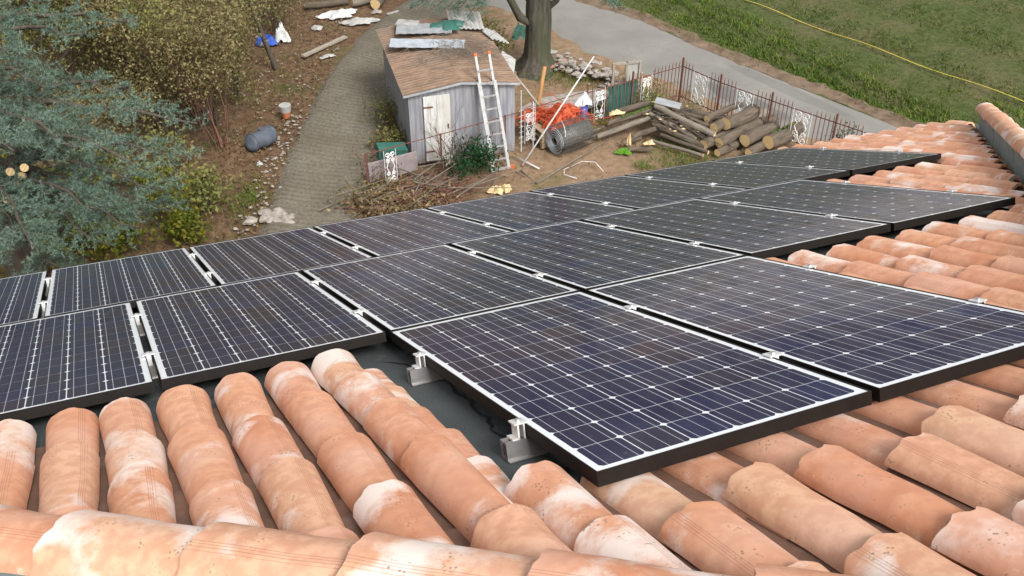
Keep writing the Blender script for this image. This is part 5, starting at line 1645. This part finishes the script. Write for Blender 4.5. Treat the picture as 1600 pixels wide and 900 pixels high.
for x, y, z in ((-2.35, -2.3, 2.45), (-1.76, -1.84, 2.15), (-2.65, -2.3, 2.5), (-1.5, -1.75, 2.3), (-3.1, -2.3, 2.5), (-2.1, -2.0, 2.3), (2.1, -1.45, 2.15), (1.86, -1.4, 2.3)):
    cedar_bough(mb, pts, dirs, (x * .15, y * .15, 3.5), (x, y, z), 0.03, 0.1, 0.6, 1.3)
mb.build('trunk', 'bark_green', tt_, smooth=True)
V, F = cedar_foliage(np.array(pts), np.array(dirs), 9, 0.08)
link('crown', fast_mesh('crown', V, F), 'cedar', tt_)
# bushes behind the shed and ivy at its foot
broad_tree('mossy brown bush between the shed and the big trunk', -0.55, 25.3, 0.9, 6, 'olive_leaf', 1500, 0.09, 'shrub', 'leafy_shrub', 'twig', rad=0.015, low=0.1, depth=2, sdist=0.6)
broad_tree('reddish brown bush behind the rear of the shed', -1.7, 25.2, 0.8, 5, 'litter', 900, 0.09, 'shrub', 'leafy_shrub', 'twig_red', rad=0.015, low=0.1, depth=2, sdist=0.6)
broad_tree('dark green ivy clump at the shed foot beside the ladder', -0.85, 18.95, 0.6, 6, 'ivy', 1300, 0.075, 'plant', 'ivy_clump', 'twig', rad=0.008, low=0.0, depth=2, sdist=0.7)
broad_tree('low green plant growing along the shed side wall', -2.85, 20.1, 0.55, 5, 'olive_leaf', 600, 0.08, 'plant', 'leafy_plant', 'twig', rad=0.008, low=0.0, depth=2, sdist=0.7)
broad_tree('climber with pale leaves beside the shed rear side', -3.0, 21.3, 0.8, 5, 'olive_leaf', 500, 0.07, 'plant', 'leafy_plant', 'twig', rad=0.008, low=0.0, depth=2, sdist=0.5)
broad_tree('weeds growing along the fence behind the pipes', 3.35, 22.0, 0.55, 7, 'olive_leaf', 900, 0.07, 'plant', 'leafy_plant', 'twig', rad=0.006, low=0.0, depth=2, sdist=0.8)
broad_tree('green creeper twining up the fourth fence post', 7.28, 19.5, 0.8, 1, 'ivy', 260, 0.06, 'plant', 'creeper', 'twig', rad=0.006, low=0.0, depth=1, sdist=0.1)
broad_tree('yellow flowering weed below the blue banner', 2.0, 20.95, 0.45, 1, 'yellow_leaf', 160, 0.06, 'plant', 'leafy_plant', 'twig', rad=0.006, low=0.1, depth=1, sdist=0.3)
# bare vine against the shed front
mb = MB(); tips = []
for k in range(5):
    grow(mb, tips, (random.uniform(-.15, .15), 0, 0), (random.uniform(-.5, .5), 0.05, 1), 0.75, 0.018, 3, 0.5, 4, 0.05)
o = mb.build('bare_vine', 'twig', smooth=True); o.location = (-1.30, 18.75, 0); tag(o, 'leafless brown vine growing in front of the white door', 'vine')
# brush pile
mb = MB()
for k in range(330):
    x = random.gauss(-2.1, 0.62); y = 17.75 + (x + 2.1) * 0.30 + random.gauss(0, .32)
    z = max(0.02, 0.36 * math.exp(-((x + 2.2) / .9) ** 2) * random.random())
    a = random.uniform(-.6, 3.4) if random.random() < .6 else random.gauss(0.5, .4); l = random.uniform(.25, 1.1)
    p0 = Vector((x, y, z)); dd = Vector((math.cos(a), math.sin(a), random.uniform(-.05, .30)))
    mb.tube([p0 - dd * l / 2 * .8, p0 + Vector((0, 0, random.uniform(0, .08))), p0 + dd * l / 2], [0.013 * random.uniform(.4, 1.3), 0.010, 0.004], 4, False)
tag(mb.build('brushwood', 'twig_red', smooth=True), 'tangled heap of cut reddish branches in front of the shed', 'brushwood', kind='stuff')
mb = MB()
for k in range(45):
    x = random.gauss(-1.9, 0.7); y = 17.85 + (x + 2.1) * 0.30 + random.gauss(0, .35)
    a = random.gauss(0.5, .5); l = random.uniform(.6, 1.8); z = random.uniform(.1, .45)
    p0 = Vector((x, y, z)); dd = Vector((math.cos(a), math.sin(a), random.uniform(-.02, .22)))
    mb.tube([p0 - dd * l / 2, p0, p0 + dd * l / 2], [0.016, 0.013, 0.005], 4, False)
tag(mb.build('brushwood', 'log_bark_grey', smooth=True), 'pale bare sticks on top of the brush heap', 'brushwood', kind='stuff')
Q = np.stack([rng.normal(-2.5, .5, 1500), rng.normal(17.5, .35, 1500), rng.uniform(.03, .40, 1500)], 1)
V, F = leaf_quads(Q, 0.085); tag(link('dry_leaves', fast_mesh('dry_leaves', V, F), 'dry_leaf'), 'dry curled leaves caught in the brush heap', 'leaves', kind='stuff')
Q = np.stack([rng.normal(-2.6, .5, 700), rng.normal(17.9, .35, 700), rng.uniform(.03, .30, 700)], 1)
V, F = leaf_quads(Q, 0.08); tag(link('brush_weeds', fast_mesh('brush_weeds', V, F), 'olive_leaf'), 'green weeds growing through the brush heap', 'weeds', kind='stuff')
mb = MB(); tips = []
for k in range(46):
    y = random.uniform(16.9, 20.3); x = -2.98 + random.gauss(0, .10)
    grow(mb, tips, (x, y, 0), (random.gauss(0, .4), random.gauss(0, .4), 1), random.uniform(.25, .5), 0.008, 2, 0.6, 3, 0.02, (1, 3))
tag(mb.build('bramble', 'twig_red', smooth=True), 'reddish bramble canes along the driveway edge', 'bramble', kind='stuff')
Q = np.array([tuple(q) for q, d, dp in tips]); Q = Q[rng.integers(0, len(Q), 900)] + rng.normal(0, .07, (900, 3)); Q[:, 2] = np.abs(Q[:, 2])
V, F = leaf_quads(Q, 0.055); tag(link('bramble_leaves', fast_mesh('bramble_leaves', V, F), 'litter'), 'small brown leaves on the bramble canes', 'leaves', kind='stuff')
# fallen leaves on the bank and grass wisps
Q = np.stack([rng.uniform(-15, -4.9, 15000), rng.uniform(14, 31, 15000), rng.uniform(0.0, .05, 15000)], 1)
V, F = leaf_quads(Q, 0.07, up=1.2); tag(link('fallen_leaves', fast_mesh('fallen_leaves', V, F), 'litter'), 'brown fallen leaves covering the earth bank', 'leaves', kind='stuff')
Q = np.stack([rng.uniform(-3.2, 6.5, 2600), rng.uniform(17.3, 24.5, 2600), rng.uniform(0.0, .03, 2600)], 1)
V, F = leaf_quads(Q, 0.05, up=1.2); tag(link('yard_litter', fast_mesh('yard_litter', V, F), 'litter'), 'sparse dead leaves on the bare yard', 'leaves', kind='stuff')
PP = []
for cx, cy, sx2, sy2, k in ((4.1, 19.35, .45, .3, 900), (3.9, 20.1, .4, .3, 500), (-5.75, 17.9, .22, .5, 700), (1.7, 24.1, .6, .4, 900), (2.9, 22.5, .8, .35, 1200), (-2.95, 21.0, .15, .9, 300), (-6.0, 23.5, .5, 1.5, 260), (3.0, 19.3, .1, .1, 120)):
    PP.append(np.stack([rng.normal(cx, sx2, k), rng.normal(cy, sy2, k), np.zeros(k)], 1))
V, F = blades(np.concatenate(PP), 0.09, 0.010, 1.0)
tag(link('yard_grass', fast_mesh('yard_grass', V, F), 'verge_grass'), 'thin grass tufts scattered over the yard', 'grass', kind='stuff')
